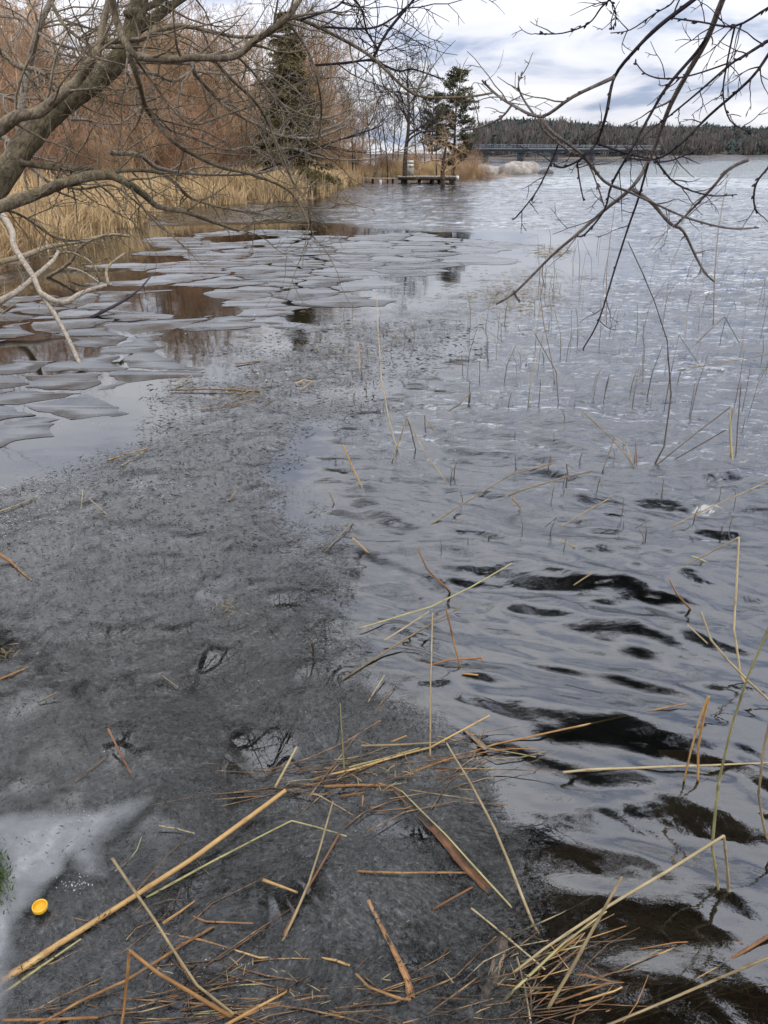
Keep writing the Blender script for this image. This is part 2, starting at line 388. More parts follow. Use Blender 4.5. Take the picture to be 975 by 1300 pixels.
# ------------------------------------------------------------------ slush ice and white ice
def mat_slush():
    t = NT('grey_slush_ice'); p = t.pos()
    wv = t.n('ShaderNodeTexNoise', {'Vector': p, 'Scale': 1.9, 'Detail': 2}).outputs['Color']
    sc = t.n('ShaderNodeVectorMath', {0: wv, 1: (0.42, 0.42, 0)}, operation='MULTIPLY').outputs[0]
    q = t.n('ShaderNodeVectorMath', {0: p, 1: sc}, operation='ADD').outputs[0]
    f1 = t.noise(t.mapping(q, (1, 1.6, 1), (0, 0, R(24))), 52, 5, 0.66, 1.1)
    f2 = t.noise(t.mapping(p, (1.4, 1, 1), (0, 0, R(-20))), 75, 4, 0.65, 0.6)
    big = t.noise(p, 1.15, 6, 0.62, 0.4); mid_ = t.noise(q, 6.0, 5, 0.6, 0.3)
    v = t.math('ADD', t.math('MULTIPLY', f1, 0.62), t.math('MULTIPLY', f2, 0.38))
    v2 = t.math('ADD', t.math('ADD', t.math('MULTIPLY', v, 1.9), -0.45), t.math('ADD', t.math('MULTIPLY', t.math('SUBTRACT', big, 0.5), 0.85), t.math('MULTIPLY', t.math('SUBTRACT', mid_, 0.5), 0.45)))
    col = t.ramp(v2, [(0.30, (0.002, 0.0025, 0.0025)), (0.44, (0.011, 0.012, 0.011)), (0.56, (0.030, 0.031, 0.030)), (0.70, (0.060, 0.062, 0.060)), (0.88, (0.14, 0.145, 0.142))])
    fl = t.f(t.noise(p, 9, 6, 0.7), 0.70, 0.76)
    col = t.mix(t.math('MULTIPLY', fl, 0.6), col, c4(0.42, 0.45, 0.47))
    nrm = t.bump(v, 0.6, 0.012)
    pr = t.principled(base=col, rough=0.45, spec=0.2, normal=nrm)
    for a_, b_ in (('Coat Weight', 0.9), ('Coat Roughness', 0.07), ('Coat IOR', 1.42), ('Coat Normal', t.bump(t.math('ADD', t.math('MULTIPLY', f2, 0.25), mid_), 0.25, 0.012))): t.set(pr, a_, b_)
    cov = t.n('ShaderNodeAttribute', attribute_name='cover').outputs['Fac']
    k = t.math('ADD', cov, t.math('MULTIPLY', t.math('SUBTRACT', v, 0.5), 1.5))
    al = t.f(k, 0.30, 0.55, 0.0, 1.0)
    hole = t.f(t.noise(q, 3.4, 5, 0.65), 0.47, 0.64, 0.95, 0.05)
    al = t.math('MULTIPLY', al, hole)
    tr = t.n('ShaderNodeBsdfTransparent')
    return t.done(t.n('ShaderNodeMixShader', {0: al, 1: tr, 2: pr}))
M['slush'] = mat_slush()
def mat_white_ice():
    t = NT('milky_ice'); p = t.pos()
    n = t.noise(p, 7, 6, 0.62, 0.4)
    col = t.ramp(n, [(0.32, (0.11, 0.118, 0.123)), (0.55, (0.175, 0.184, 0.189)), (0.72, (0.30, 0.31, 0.312))])
    pr = t.principled(base=col, rough=0.3, spec=0.5, normal=t.bump(t.noise(p, 22, 5), 0.25, 0.01))
    cov = t.n('ShaderNodeAttribute', attribute_name='cover').outputs['Fac']
    k = t.math('ADD', cov, t.math('MULTIPLY', t.math('SUBTRACT', t.noise(p, 26, 6, 0.7), 0.5), 0.7))
    return t.done(t.n('ShaderNodeMixShader', {0: t.f(k, 0.2, 1.15, 0.0, 0.92), 1: t.n('ShaderNodeBsdfTransparent'), 2: pr}))
M['milky'] = mat_white_ice()

gx = np.linspace(-4.2, 3.2, 330); gy = np.concatenate([np.linspace(0.15, 4.4, 250), np.linspace(4.43, 13, 190)])
X, Y = np.meshgrid(gx, gy)
cv = ice_cover(X, Y)
cover = sstep(-0.34, 0.50, cv / np.clip(Y / 3.2, 0.5, 2.4)) * (1 - 0.46 * sstep(2.6, 4.6, Y))
Z = 0.008 + 0.012 * (fbm(X * 3, Y * 3, 4, 51) - 0.45) + 0.006 * (fbm(X * 22, Y * 22, 2, 53) - 0.5)
tag(grid_mesh('slush_ice', X, Y, Z, M['slush'], keep=cover > 0.01, attrs={'cover': cover}), 'dark grey slush ice drifted across the shallows', kind='stuff')
gx = np.linspace(-1.9, -0.45, 130); gy = np.linspace(0.4, 1.9, 130)
X, Y = np.meshgrid(gx, gy)
cw = poly_sd(WH, X, Y) + (fbm(X * 6, Y * 6, 4, 61) - 0.5) * 0.12
cover = sstep(-0.03, 0.06, cw)
Z = 0.021 + 0.004 * (fbm(X * 5, Y * 5, 3, 63) - 0.5)
tag(grid_mesh('milky_ice', X, Y, Z, M['milky'], keep=cover > 0.01, attrs={'cover': cover}), 'smooth pale milky ice patch in the lower left corner', kind='stuff')

# loose needles of ice bedded in the slush
def mat_flake(name, lo, hi):
    t = NT(name); n = t.noise(t.pos(), 30, 3)
    return t.done(t.principled(base=t.ramp(n, [(0.35, lo), (0.7, hi)]), rough=0.3, spec=0.3))
M['flake'] = mat_flake('ice_needles', (0.004, 0.0045, 0.0045), (0.055, 0.058, 0.058))
M['frost'] = mat_flake('white_frost', (0.16, 0.17, 0.18), (0.50, 0.52, 0.53))
N = 60000
fy = 0.7 * (8.0 / 0.7) ** rng.random(N * 2); fx = (rng.random(N * 2) - 0.5) * 1.25 * (fy + 0.9)
ok = np.where(ice_cover(fx, fy) > 0.02 * rng.random(N * 2) - 0.02)[0][:N]
fx, fy = fx[ok], fy[ok]; n = len(ok)
flow = (fbm(fx * 1.1, fy * 1.1, 3, 71) - 0.5) * 7 + rng.normal(0, 0.9, n)
L = (0.0025 + 0.008 * rng.random(n) ** 2) * np.clip(fy / 2.0, 0.8, 3.5); Wd = L * (0.10 + 0.16 * rng.random(n))
tilt = rng.normal(0, 0.16, n); roll = rng.normal(0, 0.42, n)
ax = np.stack([np.cos(flow) * np.cos(tilt), np.sin(flow) * np.cos(tilt), np.sin(tilt)], -1)
sx = np.stack([-np.sin(flow) * np.cos(roll), np.cos(flow) * np.cos(roll), np.sin(roll)], -1)
C = np.stack([fx, fy, 0.013 + 0.008 * rng.random(n)], -1)
V = np.stack([C - ax * L[:, None], C + sx * Wd[:, None], C + ax * L[:, None], C - sx * Wd[:, None]], 1).reshape(-1, 3)
mb = MB(); mb.add(V, np.arange(4 * n).reshape(-1, 4))
tag(mb.obj('ice_needles', M['flake'], smooth=False), 'fine ice needles bedded all over the grey slush', kind='stuff')
# frost lumps
def lump(mb, c, r, sq=0.5):
    ph = [(0, 0, 1)] + [(math.cos(a) * 0.85, math.sin(a) * 0.85, 0.45) for a in np.arange(5) * 1.2566] + [(math.cos(a + .6), math.sin(a + .6), -0.3) for a in np.arange(5) * 1.2566]
    V = np.array(ph) * r * (0.7 + 0.6 * np.array([random.random() for _ in ph]))[:, None]; V[:, 2] *= sq
    T = [(0, 1 + i, 1 + (i + 1) % 5) for i in range(5)] + [(1 + i, 6 + i, 1 + (i + 1) % 5) for i in range(5)] + [(6 + i, 6 + (i + 1) % 5, 1 + (i + 1) % 5) for i in range(5)]
    mb.add(V + np.array(c), None, T)
mb = MB()
for px, py, sp, cnt, rmax in [(95, 1120, 12, 50, .004), (22, 1105, 10, 90, .005), (100, 1040, 9, 30, .004), (212, 620, 22, 160, .008), (40, 640, 40, 200, .008), (8, 665, 16, 90, .009), (75, 622, 30, 120, .008),
                              (340, 803, 10, 12, .005), (110, 805, 8, 14, .005), (330, 1270, 30, 16, .003), (270, 1240, 30, 16, .003), (440, 1030, 160, 30, .003), (200, 800, 190, 90, .004),
                              (400, 455, 120, 110, .016), (370, 385, 20, 14, .03), (520, 352, 14, 8, .04), (480, 352, 10, 6, .04), (640, 400, 60, 60, .016), (300, 470, 40, 60, .02)]:
    for _ in range(cnt):
        p = at(px + random.gauss(0, sp), py + random.gauss(0, sp * 0.55), 0.02)
        lump(mb, p, rmax * random.uniform(0.08, 0.5) , 0.3)
tag(mb.obj('frost_crumbs', M['frost'], smooth=False), 'white crumbs of frost scattered over the ice', kind='stuff')

# ------------------------------------------------------------------ broken ice plates
def mat_plate():
    t = NT('thin_grey_ice'); p = t.pos(); oi = t.n('ShaderNodeObjectInfo').outputs['Random']
    n = t.noise(p, 3.2, 6, 0.6, 0.3)
    k = t.math('ADD', t.math('MULTIPLY', n, 0.8), t.math('MULTIPLY', oi, 0.25))
    col = t.ramp(k, [(0.35, (0.052, 0.056, 0.06)), (0.6, (0.088, 0.094, 0.102)), (0.85, (0.16, 0.168, 0.18))])
    fr = t.f(t.noise(p, 12, 6, 0.7), 0.64, 0.74)
    col = t.mix(t.math('MULTIPLY', fr, 0.5), col, c4(0.45, 0.47, 0.5))
    return t.done(t.principled(base=col, rough=t.f(n, 0.3, 0.7, 0.16, 0.42), spec=0.5, normal=t.bump(t.noise(p, 9, 5, 0.6), 0.12, 0.02)))
M['plate'] = mat_plate()
def clip(poly, a, n):                      # keep the side where (p-a).n <= 0
    out = []
    for i in range(len(poly)):
        p, q = poly[i], poly[(i + 1) % len(poly)]
        dp = (p[0] - a[0]) * n[0] + (p[1] - a[1]) * n[1]; dq = (q[0] - a[0]) * n[0] + (q[1] - a[1]) * n[1]
        if dp <= 0: out.append(p)
        if (dp <= 0) != (dq <= 0):
            t = dp / (dp - dq); out.append((p[0] + t * (q[0] - p[0]), p[1] + t * (q[1] - p[1])))
    return out
def plates(region, seeds, gap, drop, label, group, thick=0.004):
    S = np.array(seeds); cnt = 0
    for i, s in enumerate(seeds):
        o = np.argsort(((S - S[i]) ** 2).sum(1))[1:18]
        cell = [(s[0] - 1.6, s[1] - 1.6), (s[0] + 1.6, s[1] - 1.6), (s[0] + 1.6, s[1] + 1.6), (s[0] - 1.6, s[1] + 1.6)]
        for j in o:
            q = S[j]; d = q - S[i]; L = np.hypot(*d); nn = d / L
            g = gap * random.uniform(0.1, 1.6)
            cell = clip(cell, S[i] + d / 2 - nn * g / 2, nn)
            if len(cell) < 3: break
        if len(cell) < 3: continue
        c = np.mean(cell, 0)
        if poly_sd(region, c[:1], c[1:])[0] < 0: continue
        if fbm(c[:1] * 0.9, c[1:] * 0.9, 3, 301)[0] < drop: continue          # open leads
        rim = []
        for a, b in zip(cell, cell[1:] + cell[:1]):
            L = math.hypot(b[0] - a[0], b[1] - a[1]); k = max(1, min(14, int(L / 0.05)))
            for m in range(k):
                t = m / k; rim.append((a[0] + (b[0] - a[0]) * t, a[1] + (b[1] - a[1]) * t))
        rim = np.array(rim)
        if len(rim) < 5: continue
        for _ in range(12):
            o_ = poly_sd(region, rim[:, 0], rim[:, 1]) < -0.4
            if not o_.any(): break
            rim[o_] = c + (rim[o_] - c) * 0.86
        wq = 0.30 + 0.02 * c[1]                                               # cracks wander
        rim = rim + np.stack([fbm(rim[:, 0] * 1.7, rim[:, 1] * 2.2, 4, 311, .6) - .5, fbm(rim[:, 0] * 1.7, rim[:, 1] * 2.2, 4, 331, .6) - .5], -1) * wq * np.array([1.6, 1.0])
        c = rim.mean(0)
        z = 0.0016 + 0.0008 * random.random(); n = len(rim); tx, ty = random.gauss(0, .002), random.gauss(0, .002)
        dz = (rim - c) @ np.array([tx, ty])
        top = np.column_stack([rim - c, z + dz]); bot = np.column_stack([(rim - c) * 0.99, dz + z - thick])
        V = np.vstack([top, bot])
        T = [t_[::-1] for t_ in tessellate_polygon([[Vector((p_[0], p_[1], 0)) for p_ in top]])]
        Q = [(m, n + m, n + (m + 1) % n, (m + 1) % n) for m in range(n)]
        mb = MB(); mb.add(V, Q, T); ob = mb.obj('ice_plate', M['plate'], smooth=False)
        ob.location = (c[0], c[1], 0); sz_ = np.ptp(rim[:, 0]); wz = 0.45 + 0.05 * c[1]
        tag(ob, ('wide ' if sz_ > 1.5 * wz else 'small ' if sz_ < 0.75 * wz else '') + label + (' nearest the camera' if c[1] < (4.6 if 'bank' in group else 8.5) else ' furthest out' if c[1] > (6.5 if 'bank' in group else 11.5) else ' in the middle of the field'), 'ice plate', group); cnt += 1
    return cnt
def seeds_in(region, spacing, stretch=1.0, n=4000):
    lo, hi = region.min(0), region.max(0); out = []
    for _ in range(n):
        p = lo + np.array([random.random(), random.random()]) * (hi - lo)
        if poly_sd(region, p[:1], p[1:])[0] < 0: continue
        sp = spacing(p)
        sp *= random.uniform(0.55, 1.15)
        if all(((p[0] - q[0]) / stretch) ** 2 + (p[1] - q[1]) ** 2 > sp * sp for q in out): out.append(tuple(p))
    return out
s1 = seeds_in(P1, lambda p: 0.26 + 0.06 * p[1], 1.05)
s2 = seeds_in(P2, lambda p: 0.20 + 0.065 * p[1], 1.15)
c1 = plates(P1, s1, 0.07, 0.37, 'thin grey ice plate by the left bank', 'broken ice plates by the left bank')
c2 = plates(P2, s2, 0.055, 0.28, 'flat grey ice plate out on the lake', 'cracked ice plates out on the lake')
print('plates', c1, c2)

# ------------------------------------------------------------------ far shore, forest, bridge
def mat_far(name, a, b):
    t = NT(name); n = t.noise(t.pos(), 0.22, 4, 0.6)
    return t.done(t.principled(base=t.ramp(n, [(0.3, a), (0.7, b)]), rough=0.95, spec=0.1))
M['farwood'] = mat_far('far_wood', (0.042, 0.058, 0.054), (0.082, 0.102, 0.092))
M['farbare'] = mat_far('far_bare_wood', (0.085, 0.075, 0.07), (0.16, 0.14, 0.125))
far_shore = [(-120, 420), (-20, 330), (12, 240), (30, 212), (52, 205), (70, 225), (95, 280), (130, 320), (185, 355), (300, 380), (420, 380), (420, 700), (-200, 700)]
FS = np.array(far_shore, float)
def far_h(x, y):
    d = poly_sd(FS, x, y)
    top = 5.5 + 6.0 * fbm(x * 0.012, y * 0.012, 3, 12)
    top = top * sstep(0.08, 0.14, x / np.maximum(y, 1))
    return np.where(d > 0, 0.4 + top * sstep(2, 90, d), d * 0.1 - 0.05)
gx = np.linspace(-220, 440, 150); gy = np.linspace(190, 700, 120)
X, Y = np.meshgrid(gx, gy); Z = far_h(X, Y)
tag(grid_mesh('far_shore', X, Y, Z, M['farbare'], keep=Z > -1), 'low wooded far shore across the lake', kind='structure')
def tree_mass(name, label, mat, count, hr, wr, kind_of, conif):
    mb = MB(); made = 0; rx_, rz_ = (.20, .24) if mat is M['farwood'] else (.10, .45)
    while made < count:
        x = random.uniform(-150, 330); y = random.uniform(205, 480)
        if x / y < 0.105: continue
        d = poly_sd(FS, np.array([x]), np.array([y]))[0]
        if d < 1 or d > 130 or not kind_of(x, y, d): continue
        h = random.uniform(*hr); w = random.uniform(*wr); z0 = float(far_h(np.array([x]), np.array([y]))[0]) - 0.3
        k = 6; lay = 5 if conif else 4
        V = []; T = []
        for l in range(lay):
            if conif:
                zb = h * (0.12 + 0.8 * l / lay); r = w * (1 - l / lay) ** 0.8; zt = zb + h * 0.34
                b = len(V)
                for i in range(k):
                    a = i * 2 * math.pi / k + random.random(); rr_ = r * random.uniform(0.55, 1.2)
                    V.append((x + math.cos(a) * rr_, y + math.sin(a) * rr_, z0 + zb - random.random() * h * 0.06))
                V.append((x, y, z0 + min(zt, h * 1.02)))
                T += [(b + i, b + (i + 1) % k, b + k) for i in range(k)]
            else:
                cx_, cy_, cz = x + random.gauss(0, w * .4), y + random.gauss(0, w * .4), z0 + h * random.uniform(0.35, 0.85)
                for _ in range(22):
                    a = random.uniform(0, 6.28); u = random.uniform(-.6, 1)
                    c = Vector((cx_ + math.cos(a) * w * .6, cy_ + math.sin(a) * w * .6, cz + u * h * .2)); b = len(V)
                    for _ in range(3): V.append(tuple(c + Vector((random.gauss(0, w * rx_), random.gauss(0, w * rx_), random.gauss(0, w * rz_)))))
                    T.append((b, b + 1, b + 2))
        mb.add(V, None, T); made += 1
    return tag(mb.obj(name, mat, smooth=False), label, kind='stuff')
def patchy(x, y): return float(fbm(np.array([x * 0.02]), np.array([y * 0.02]), 3, 66)[0])
tree_mass('far_conifer_wood', 'dark conifer wood along the far shore skyline', M['farwood'], 380, (3.4, 5.6), (1.4, 2.4), lambda x, y, d: d > 5 and patchy(x, y) > 0.36, True)
tree_mass('far_mixed_wood', 'soft dark mixed wood between the far conifers', M['farwood'], 2300, (3.2, 5.8), (1.6, 2.8), lambda x, y, d: d > 6, False)
tree_mass('far_bare_wood', 'grey brown leafless wood low on the far shore', M['farbare'], 420, (4, 8), (1.6, 3.0), lambda x, y, d: d < 7 or (patchy(x, y) <= 0.44 and d < 60), False)

def mat_plain(name, col, rough=0.7, var=0.25, scale=6):
    t = NT(name); n = t.noise(t.coord(), scale, 5, 0.65)
    lo = tuple(c * (1 - var) for c in col); hi = tuple(min(1, c * (1 + var)) for c in col)
    return t.done(t.principled(base=t.ramp(n, [(0.3, lo), (0.7, hi)]), rough=rough, spec=0.3, normal=t.bump(n, 0.3, 0.02)))
M['concrete'] = mat_plain('bridge_concrete', (0.15, 0.155, 0.165), 0.8, 0.15, 0.6)
M['steel'] = mat_plain('bridge_rail_steel', (0.16, 0.18, 0.20), 0.5)
M['girder'] = mat_plain('bridge_girder', (0.085, 0.10, 0.12), 0.6)
M['oldwood'] = mat_plain('grey_jetty_wood', (0.30, 0.27, 0.225), 0.8, 0.3, 5)
M['darkwood'] = mat_plain('dark_wet_wood', (0.028, 0.024, 0.02), 0.7, 0.3, 5)
M['white'] = mat_plain('white_paint', (0.72, 0.72, 0.70), 0.6, 0.08)
M['granite'] = mat_plain('pale_granite', (0.27, 0.24, 0.21), 0.85, 0.5, 2.6)
M['blackstone'] = mat_plain('algae_dark_stone', (0.02, 0.021, 0.017), 0.6, 0.5, 30)
M['darkstone'] = mat_plain('dark_wet_stone', (0.07, 0.065, 0.06), 0.45, 0.4, 5)
BY = 152.0
b0, b1 = far(588, 188, BY), far(826, 190, BY + 30)
br = empty('road_bridge', ((b0.x + b1.x) / 2, BY + 15, 0)); tag(br, 'low grey road bridge crossing to the wooded far shore', 'bridge')
def rel(p, o): return Vector(p) - o.location
dirb = (Vector((b1.x, b1.y, 0)) - Vector((b0.x, b0.y, 0))); Lb = dirb.length; dirb.normalize()
ang_b = math.atan2(dirb.y, dirb.x); RB = Matrix.Rotation(ang_b, 3, 'Z')
mid = (Vector((b0.x, b0.y, 0)) + Vector((b1.x, b1.y, 0))) / 2
mb = MB(); mb.box(rel((mid.x, mid.y, 2.15), br), (Lb, 5.0, 0.28), RB); mb.obj('deck', M['concrete'], br, False)
for s in (-1.7, 1.7):
    n_ = Vector((-dirb.y, dirb.x, 0)) * s
    mb = MB(); mb.box(rel(mid + n_ + Vector((0, 0, 1.855)), br), (Lb, 0.35, 0.30), RB); mb.obj('girder', M['girder'], br, False)
for s in (-2.3, 2.3):
    n_ = Vector((-dirb.y, dirb.x, 0)) * s
    mb = MB(); mb.box(rel(mid + n_ + Vector((0, 0, 2.82)), br), (Lb, 0.08, 0.10), RB); mb.box(rel(mid + n_ + Vector((0, 0, 2.55)), br), (Lb, 0.06, 0.07), RB)
    for i in range(30):
        mb.box(rel(mid + n_ + dirb * ((i + .5) / 30 - .5) * Lb + Vector((0, 0, 2.54)), br), (0.09, 0.09, 0.55), RB)
    mb.obj('railing', M['steel'], br, False)
for px in (612, 653, 694, 742, 795):
    t = (px - 588) / (826 - 588); p = mid + dirb * (t - .5) * Lb
    mb = MB()
    for z0, z1, w, dpt in ((-0.8, 0.12, 0.7, 2.0), (0.122, 1.45, 0.45, 1.6), (1.452, 1.70, 0.7, 4.2)):
        mb.box(rel(p + Vector((0, 0, (z0 + z1) / 2)), br), (w, dpt, z1 - z0), RB)
    mb.obj('pier', M['concrete'], br, False)

# boulders at the point
def boulder(name, loc, sz, mat, label, seed, group=None):
    mb = MB(); n, m = 14, 22; V = []
    rs = random.Random(seed); off = rs.uniform(0, 50)
    for i in range(n + 1):
        for j in range(m):
            a = math.pi * i / n; b = 2 * math.pi * j / m
            d = Vector((math.sin(a) * math.cos(b), math.sin(a) * math.sin(b), math.cos(a)))
            q = np.array([d.x * 1.4 + off + d.z]); w = np.array([d.y * 1.4 - off + d.z * .7])
            r = 0.72 + 0.55 * float(fbm(q, w, 4, seed)[0])
            V.append((d.x * sz[0] * r, d.y * sz[1] * r, d.z * sz[2] * r))
    Q = [(i * m + j, i * m + (j + 1) % m, (i + 1) * m + (j + 1) % m, (i + 1) * m + j) for i in range(n) for j in range(m)]
    mb.add(V, Q); o = mb.obj(name, mat); o.location = loc
    return tag(o, label, 'rock', group)
p = at(655, 221); boulder('boulder', (p.x, p.y + 1, 0.05), (1.6, 1.1, 0.8), M['granite'], 'large pale granite boulder at the tip of the point', 3)
p = at(675, 219); boulder('boulder', (p.x, p.y + 1.5, 0.05), (1.05, 0.9, 0.95), M['granite'], 'upright pale boulder right of the larger one on the point', 5)
p = at(692, 220.5); boulder('boulder', (p.x, p.y, -0.05), (0.62, 0.5, 0.42), M['darkstone'], 'small dark rock alone in the water off the point', 8)
p = at(622, 221); boulder('boulder', (p.x, p.y + 1.2, 0.05), (1.5, 1.2, 0.62), M['granite'], 'low mossy slab of rock below the dry mound', 11)
p = at(536, 748); boulder('stone', (p.x, p.y, -0.10), (0.12, 0.065, 0.05), M['blackstone'], 'dark stone just under the surface beside the kinked golden reed', 17)

# jetty
j0, j1 = at(508, 232.5), at(573, 231.5)
JY = j0.y; jc = (j0 + j1) / 2
jt = empty('jetty', (jc.x, jc.y, 0)); tag(jt, 'small grey wooden jetty on dark posts off the reedy bank', 'jetty')
JW = (j1 - j0).length
nb = 16
for i in range(nb):
    mb = MB(); mb.box((-JW / 2 + (i + .5) * JW / nb, 0.0, 0.335 + random.uniform(-.004, .004)), (JW / nb - 0.012, 1.9, 0.045)); mb.obj('plank', M['oldwood'], jt, False)
for y in (-0.92, 0.92):
    mb = MB(); mb.box((0, y, 0.24), (JW * 0.99, 0.09, 0.13)); mb.obj('beam', M['darkwood'], jt, False)
for x in (-0.42, -0.12, 0.1, 0.24, 0.45):
    for y in (-0.8, 0.8):
        mb = MB(); mb.tube([(x * JW, y, -0.9), (x * JW, y, 0.17)], [0.075, 0.07], 8); mb.obj('post', M['darkwood'], jt)
mb = MB(); mb.box((JW * 0.5 + 0.10, -0.6, 0.27), (0.14, 0.5, 0.22)); mb.obj('white_fender', M['white'], jt, False)
# gangway to the bank
g0, g1 = at(442, 233), at(503, 231.5)
gw = empty('gangway', ((g0 + g1) / 2)); tag(gw, 'narrow low plank gangway leading left from the jetty', 'gangway')
gl = (g1 - g0).length
for y in (-0.2, 0.05):
    mb = MB(); mb.box((0.1, y, 0.24), (gl, 0.22, 0.05)); mb.obj('plank', M['oldwood'], gw, False)
for x in (-0.4, 0.0, 0.35):
    mb = MB(); mb.tube([(x * gl, 0, -0.8), (x * gl, 0, 0.21)], 0.06, 7); mb.obj('post', M['darkwood'], gw)
p = at(483, 233); bt = MB(); bt.tube([(0, 0, -0.05), (0, 0, 0.04), (0, 0, 0.22), (0, 0, 0.3), (0, 0, 0.33)], [0.06, 0.09, 0.09, 0.06, 0.02], 10)
o = bt.obj('buoy', M['white']); o.location = p; o.scale = (.8, .8, .6); tag(o, 'small white mooring buoy beside the gangway', 'buoy')
# chair-like seat on the jetty
ch = empty('jetty_sign', (far(521, 229, jc.y).x, jc.y + 0.3, 0.36)); tag(ch, 'short post with white boards standing on the jetty', 'sign')
mb = MB(); mb.box((0, 0, 0.22), (0.42, 0.4, 0.40)); mb.obj('box', M['oldwood'], ch, False)
mb = MB(); mb.tube([(0, 0.16, 0.42), (0, 0.16, 0.85)], 0.04, 6); mb.obj('post', M['oldwood'], ch)
for z in (0.55, 0.74):
    mb = MB(); mb.box((0, 0.10, z), (0.38, 0.04, 0.12)); mb.obj('board', M['white'], ch, False)

# ------------------------------------------------------------------ trees on the bank
def perp(d):
    a = Vector((random.gauss(0, 1), random.gauss(0, 1), random.gauss(0, 1))); a -= d * a.dot(d); return a.normalized()
def limb(p, d, L, r0, r1, wig, up, n):
    pts = [p.copy()]; rad = [r0]; d = d.normalized()
    for i in range(n):
        d = (d + perp(d) * wig + Vector((0, 0, up))).normalized()
        p = p + d * (L / n); pts.append(p.copy()); rad.append(r0 + (r1 - r0) * ((i + 1) / n))
    return pts, rad
def along(pts, t):
    k = t * (len(pts) - 1); i = min(int(k), len(pts) - 2); f = k - i
    return pts[i].lerp(pts[i + 1], f), (pts[i + 1] - pts[i]).normalized()
def bare_tree(name, h, r, counts, twig, mats, lean=(0, 0), start=0.25, ang=0.9, up=0.05, wig=0.12, spread=0.38, twr=0.006):
    root = empty(name)
    tp, tr = limb(Vector((0, 0, -0.3)), Vector((lean[0], lean[1], 1)), h * 0.92, r, r * 0.12, wig * 0.5, 0.03, 9)
    mb = MB(); mb.tube(tp, tr, 8); mb.obj('trunk', mats[0], root)
    cr_ = MB()
    def rec(pts, rad, L, lev):
        if lev >= len(counts): return
        for i in range(counts[lev]):
            lo = start if lev == 0 else 0.18
            t = lo + (1 - lo) * ((i + random.random()) / counts[lev])
            q, d = along(pts, t); rr_ = rad[min(int(t * (len(rad) - 1)), len(rad) - 1)]
            nd = (d * math.cos(ang) + perp(d) * math.sin(ang))
            if lev == 0: nd.z = abs(nd.z) * 0.8
            l2 = L * (spread if lev == 0 else 0.45) * random.uniform(0.6, 1.15) * (1.15 - 0.55 * t if lev == 0 else 1)
            r0 = max(twr, rr_ * 0.55); k = 6 if lev == 0 else (4 if lev == 1 else 3)
            bp, brd = limb(q, nd, l2, r0, max(twr * 0.6, r0 * 0.25), wig * 1.6, up, k)
            cr_.tube(bp, brd, 5 if lev == 0 else 3, cap=False)
            rec(bp, brd, l2, lev + 1)
    rec(tp, tr, h, 0)
    cr_.obj('crown', mats[1], root)
    return root
def shrub(name, h, stems, tw, mat, sp=0.35, twr=0.005, droop=0.0):
    root = empty(name); st = MB(); cr_ = MB()
    for _ in range(stems):
        a = random.uniform(0, 6.28); s = random.uniform(0.05, sp)
        bp, brd = limb(Vector((math.cos(a) * .15 * random.random(), math.sin(a) * .15 * random.random(), -0.1)), Vector((math.cos(a) * s, math.sin(a) * s, 1)), h * random.uniform(0.6, 1.1), 0.02, 0.005, 0.12, droop, 5)
        st.tube(bp, brd, 3, cap=False)
        for _ in range(tw):
            t = random.uniform(0.2, 1); q, d = along(bp, t)
            b2, r2 = limb(q, d * 0.75 + perp(d) * 0.7, h * random.uniform(0.12, 0.38), 0.008, twr * 0.6, 0.2, 0.04, 3)
            cr_.tube(b2, r2, 3, cap=False)
            for _ in range(2):
                q2, d2 = along(b2, random.random()); b3, r3 = limb(q2, d2 * 0.7 + perp(d2) * .7, h * random.uniform(.05, .16), .005, .003, .2, .02, 2)
                cr_.tube(b3, r3, 3, cap=False)
    st.obj('stems', mat, root); cr_.obj('twigs', mat, root)
    return root
def conifer(name, h, r, mats, whorls, wid, bare=0.3, pine=False):
    root = empty(name); tp, tr = limb(Vector((0, 0, -0.3)), Vector((0, 0, 1)), h, r, r * 0.12, 0.03, 0.05, 9)
    mb = MB(); mb.tube(tp, tr, 8); mb.obj('trunk', mats[0], root)
    lb = MB(); nd = []
    for i in range(whorls):
        t = bare + (1 - bare) * (i + random.random() * .7) / whorls
        prof = (math.sin(math.pi * (0.2 + 0.68 * (t - bare) / (1 - bare))) if pine else (1 - (t - bare) / (1 - bare)) ** 0.85 + 0.05)
        for _ in range(random.randint(4, 6)):
            if pine and random.random() < 0.25: continue
            q, d = along(tp, min(t, 0.999)); a = random.uniform(0, 6.28); L = wid * prof * random.uniform(0.6, 1.15)
            bp, brd = limb(q, Vector((math.cos(a), math.sin(a), 0.25 if pine else -0.12)), L, 0.02, 0.006, 0.12, 0.02 if pine else -0.02, 4)
            lb.tube(bp, brd, 3, cap=False)
            for _ in range(int(16 + 48 * L)):
                u = random.uniform(0.3 if pine else 0.12, 1.0); c, dd = along(bp, u)
                s = (0.12 if pine else 0.15) * h / 9
                c = c + Vector((random.gauss(0, s * .9), random.gauss(0, s * .9), random.gauss(0, s * .5) - (0 if pine else s * .5)))
                for _ in range(4):
                    e1 = Vector((random.gauss(0, 1), random.gauss(0, 1), random.gauss(0, .6))).normalized() * s * random.uniform(.5, 1.2)
                    e2 = perp(e1.normalized()) * s * 0.22
                    nd.append((c - e1 * .5 - e2, c - e1 * .5 + e2, c + e1))
    lb.obj('limbs', mats[0], root)
    mb = MB(); n = len(nd); mb.add(np.array([tuple(v) for f_ in nd for v in f_]), None, np.arange(3 * n).reshape(-1, 3))
    mb.obj('crown', mats[1], root, False)
    return root

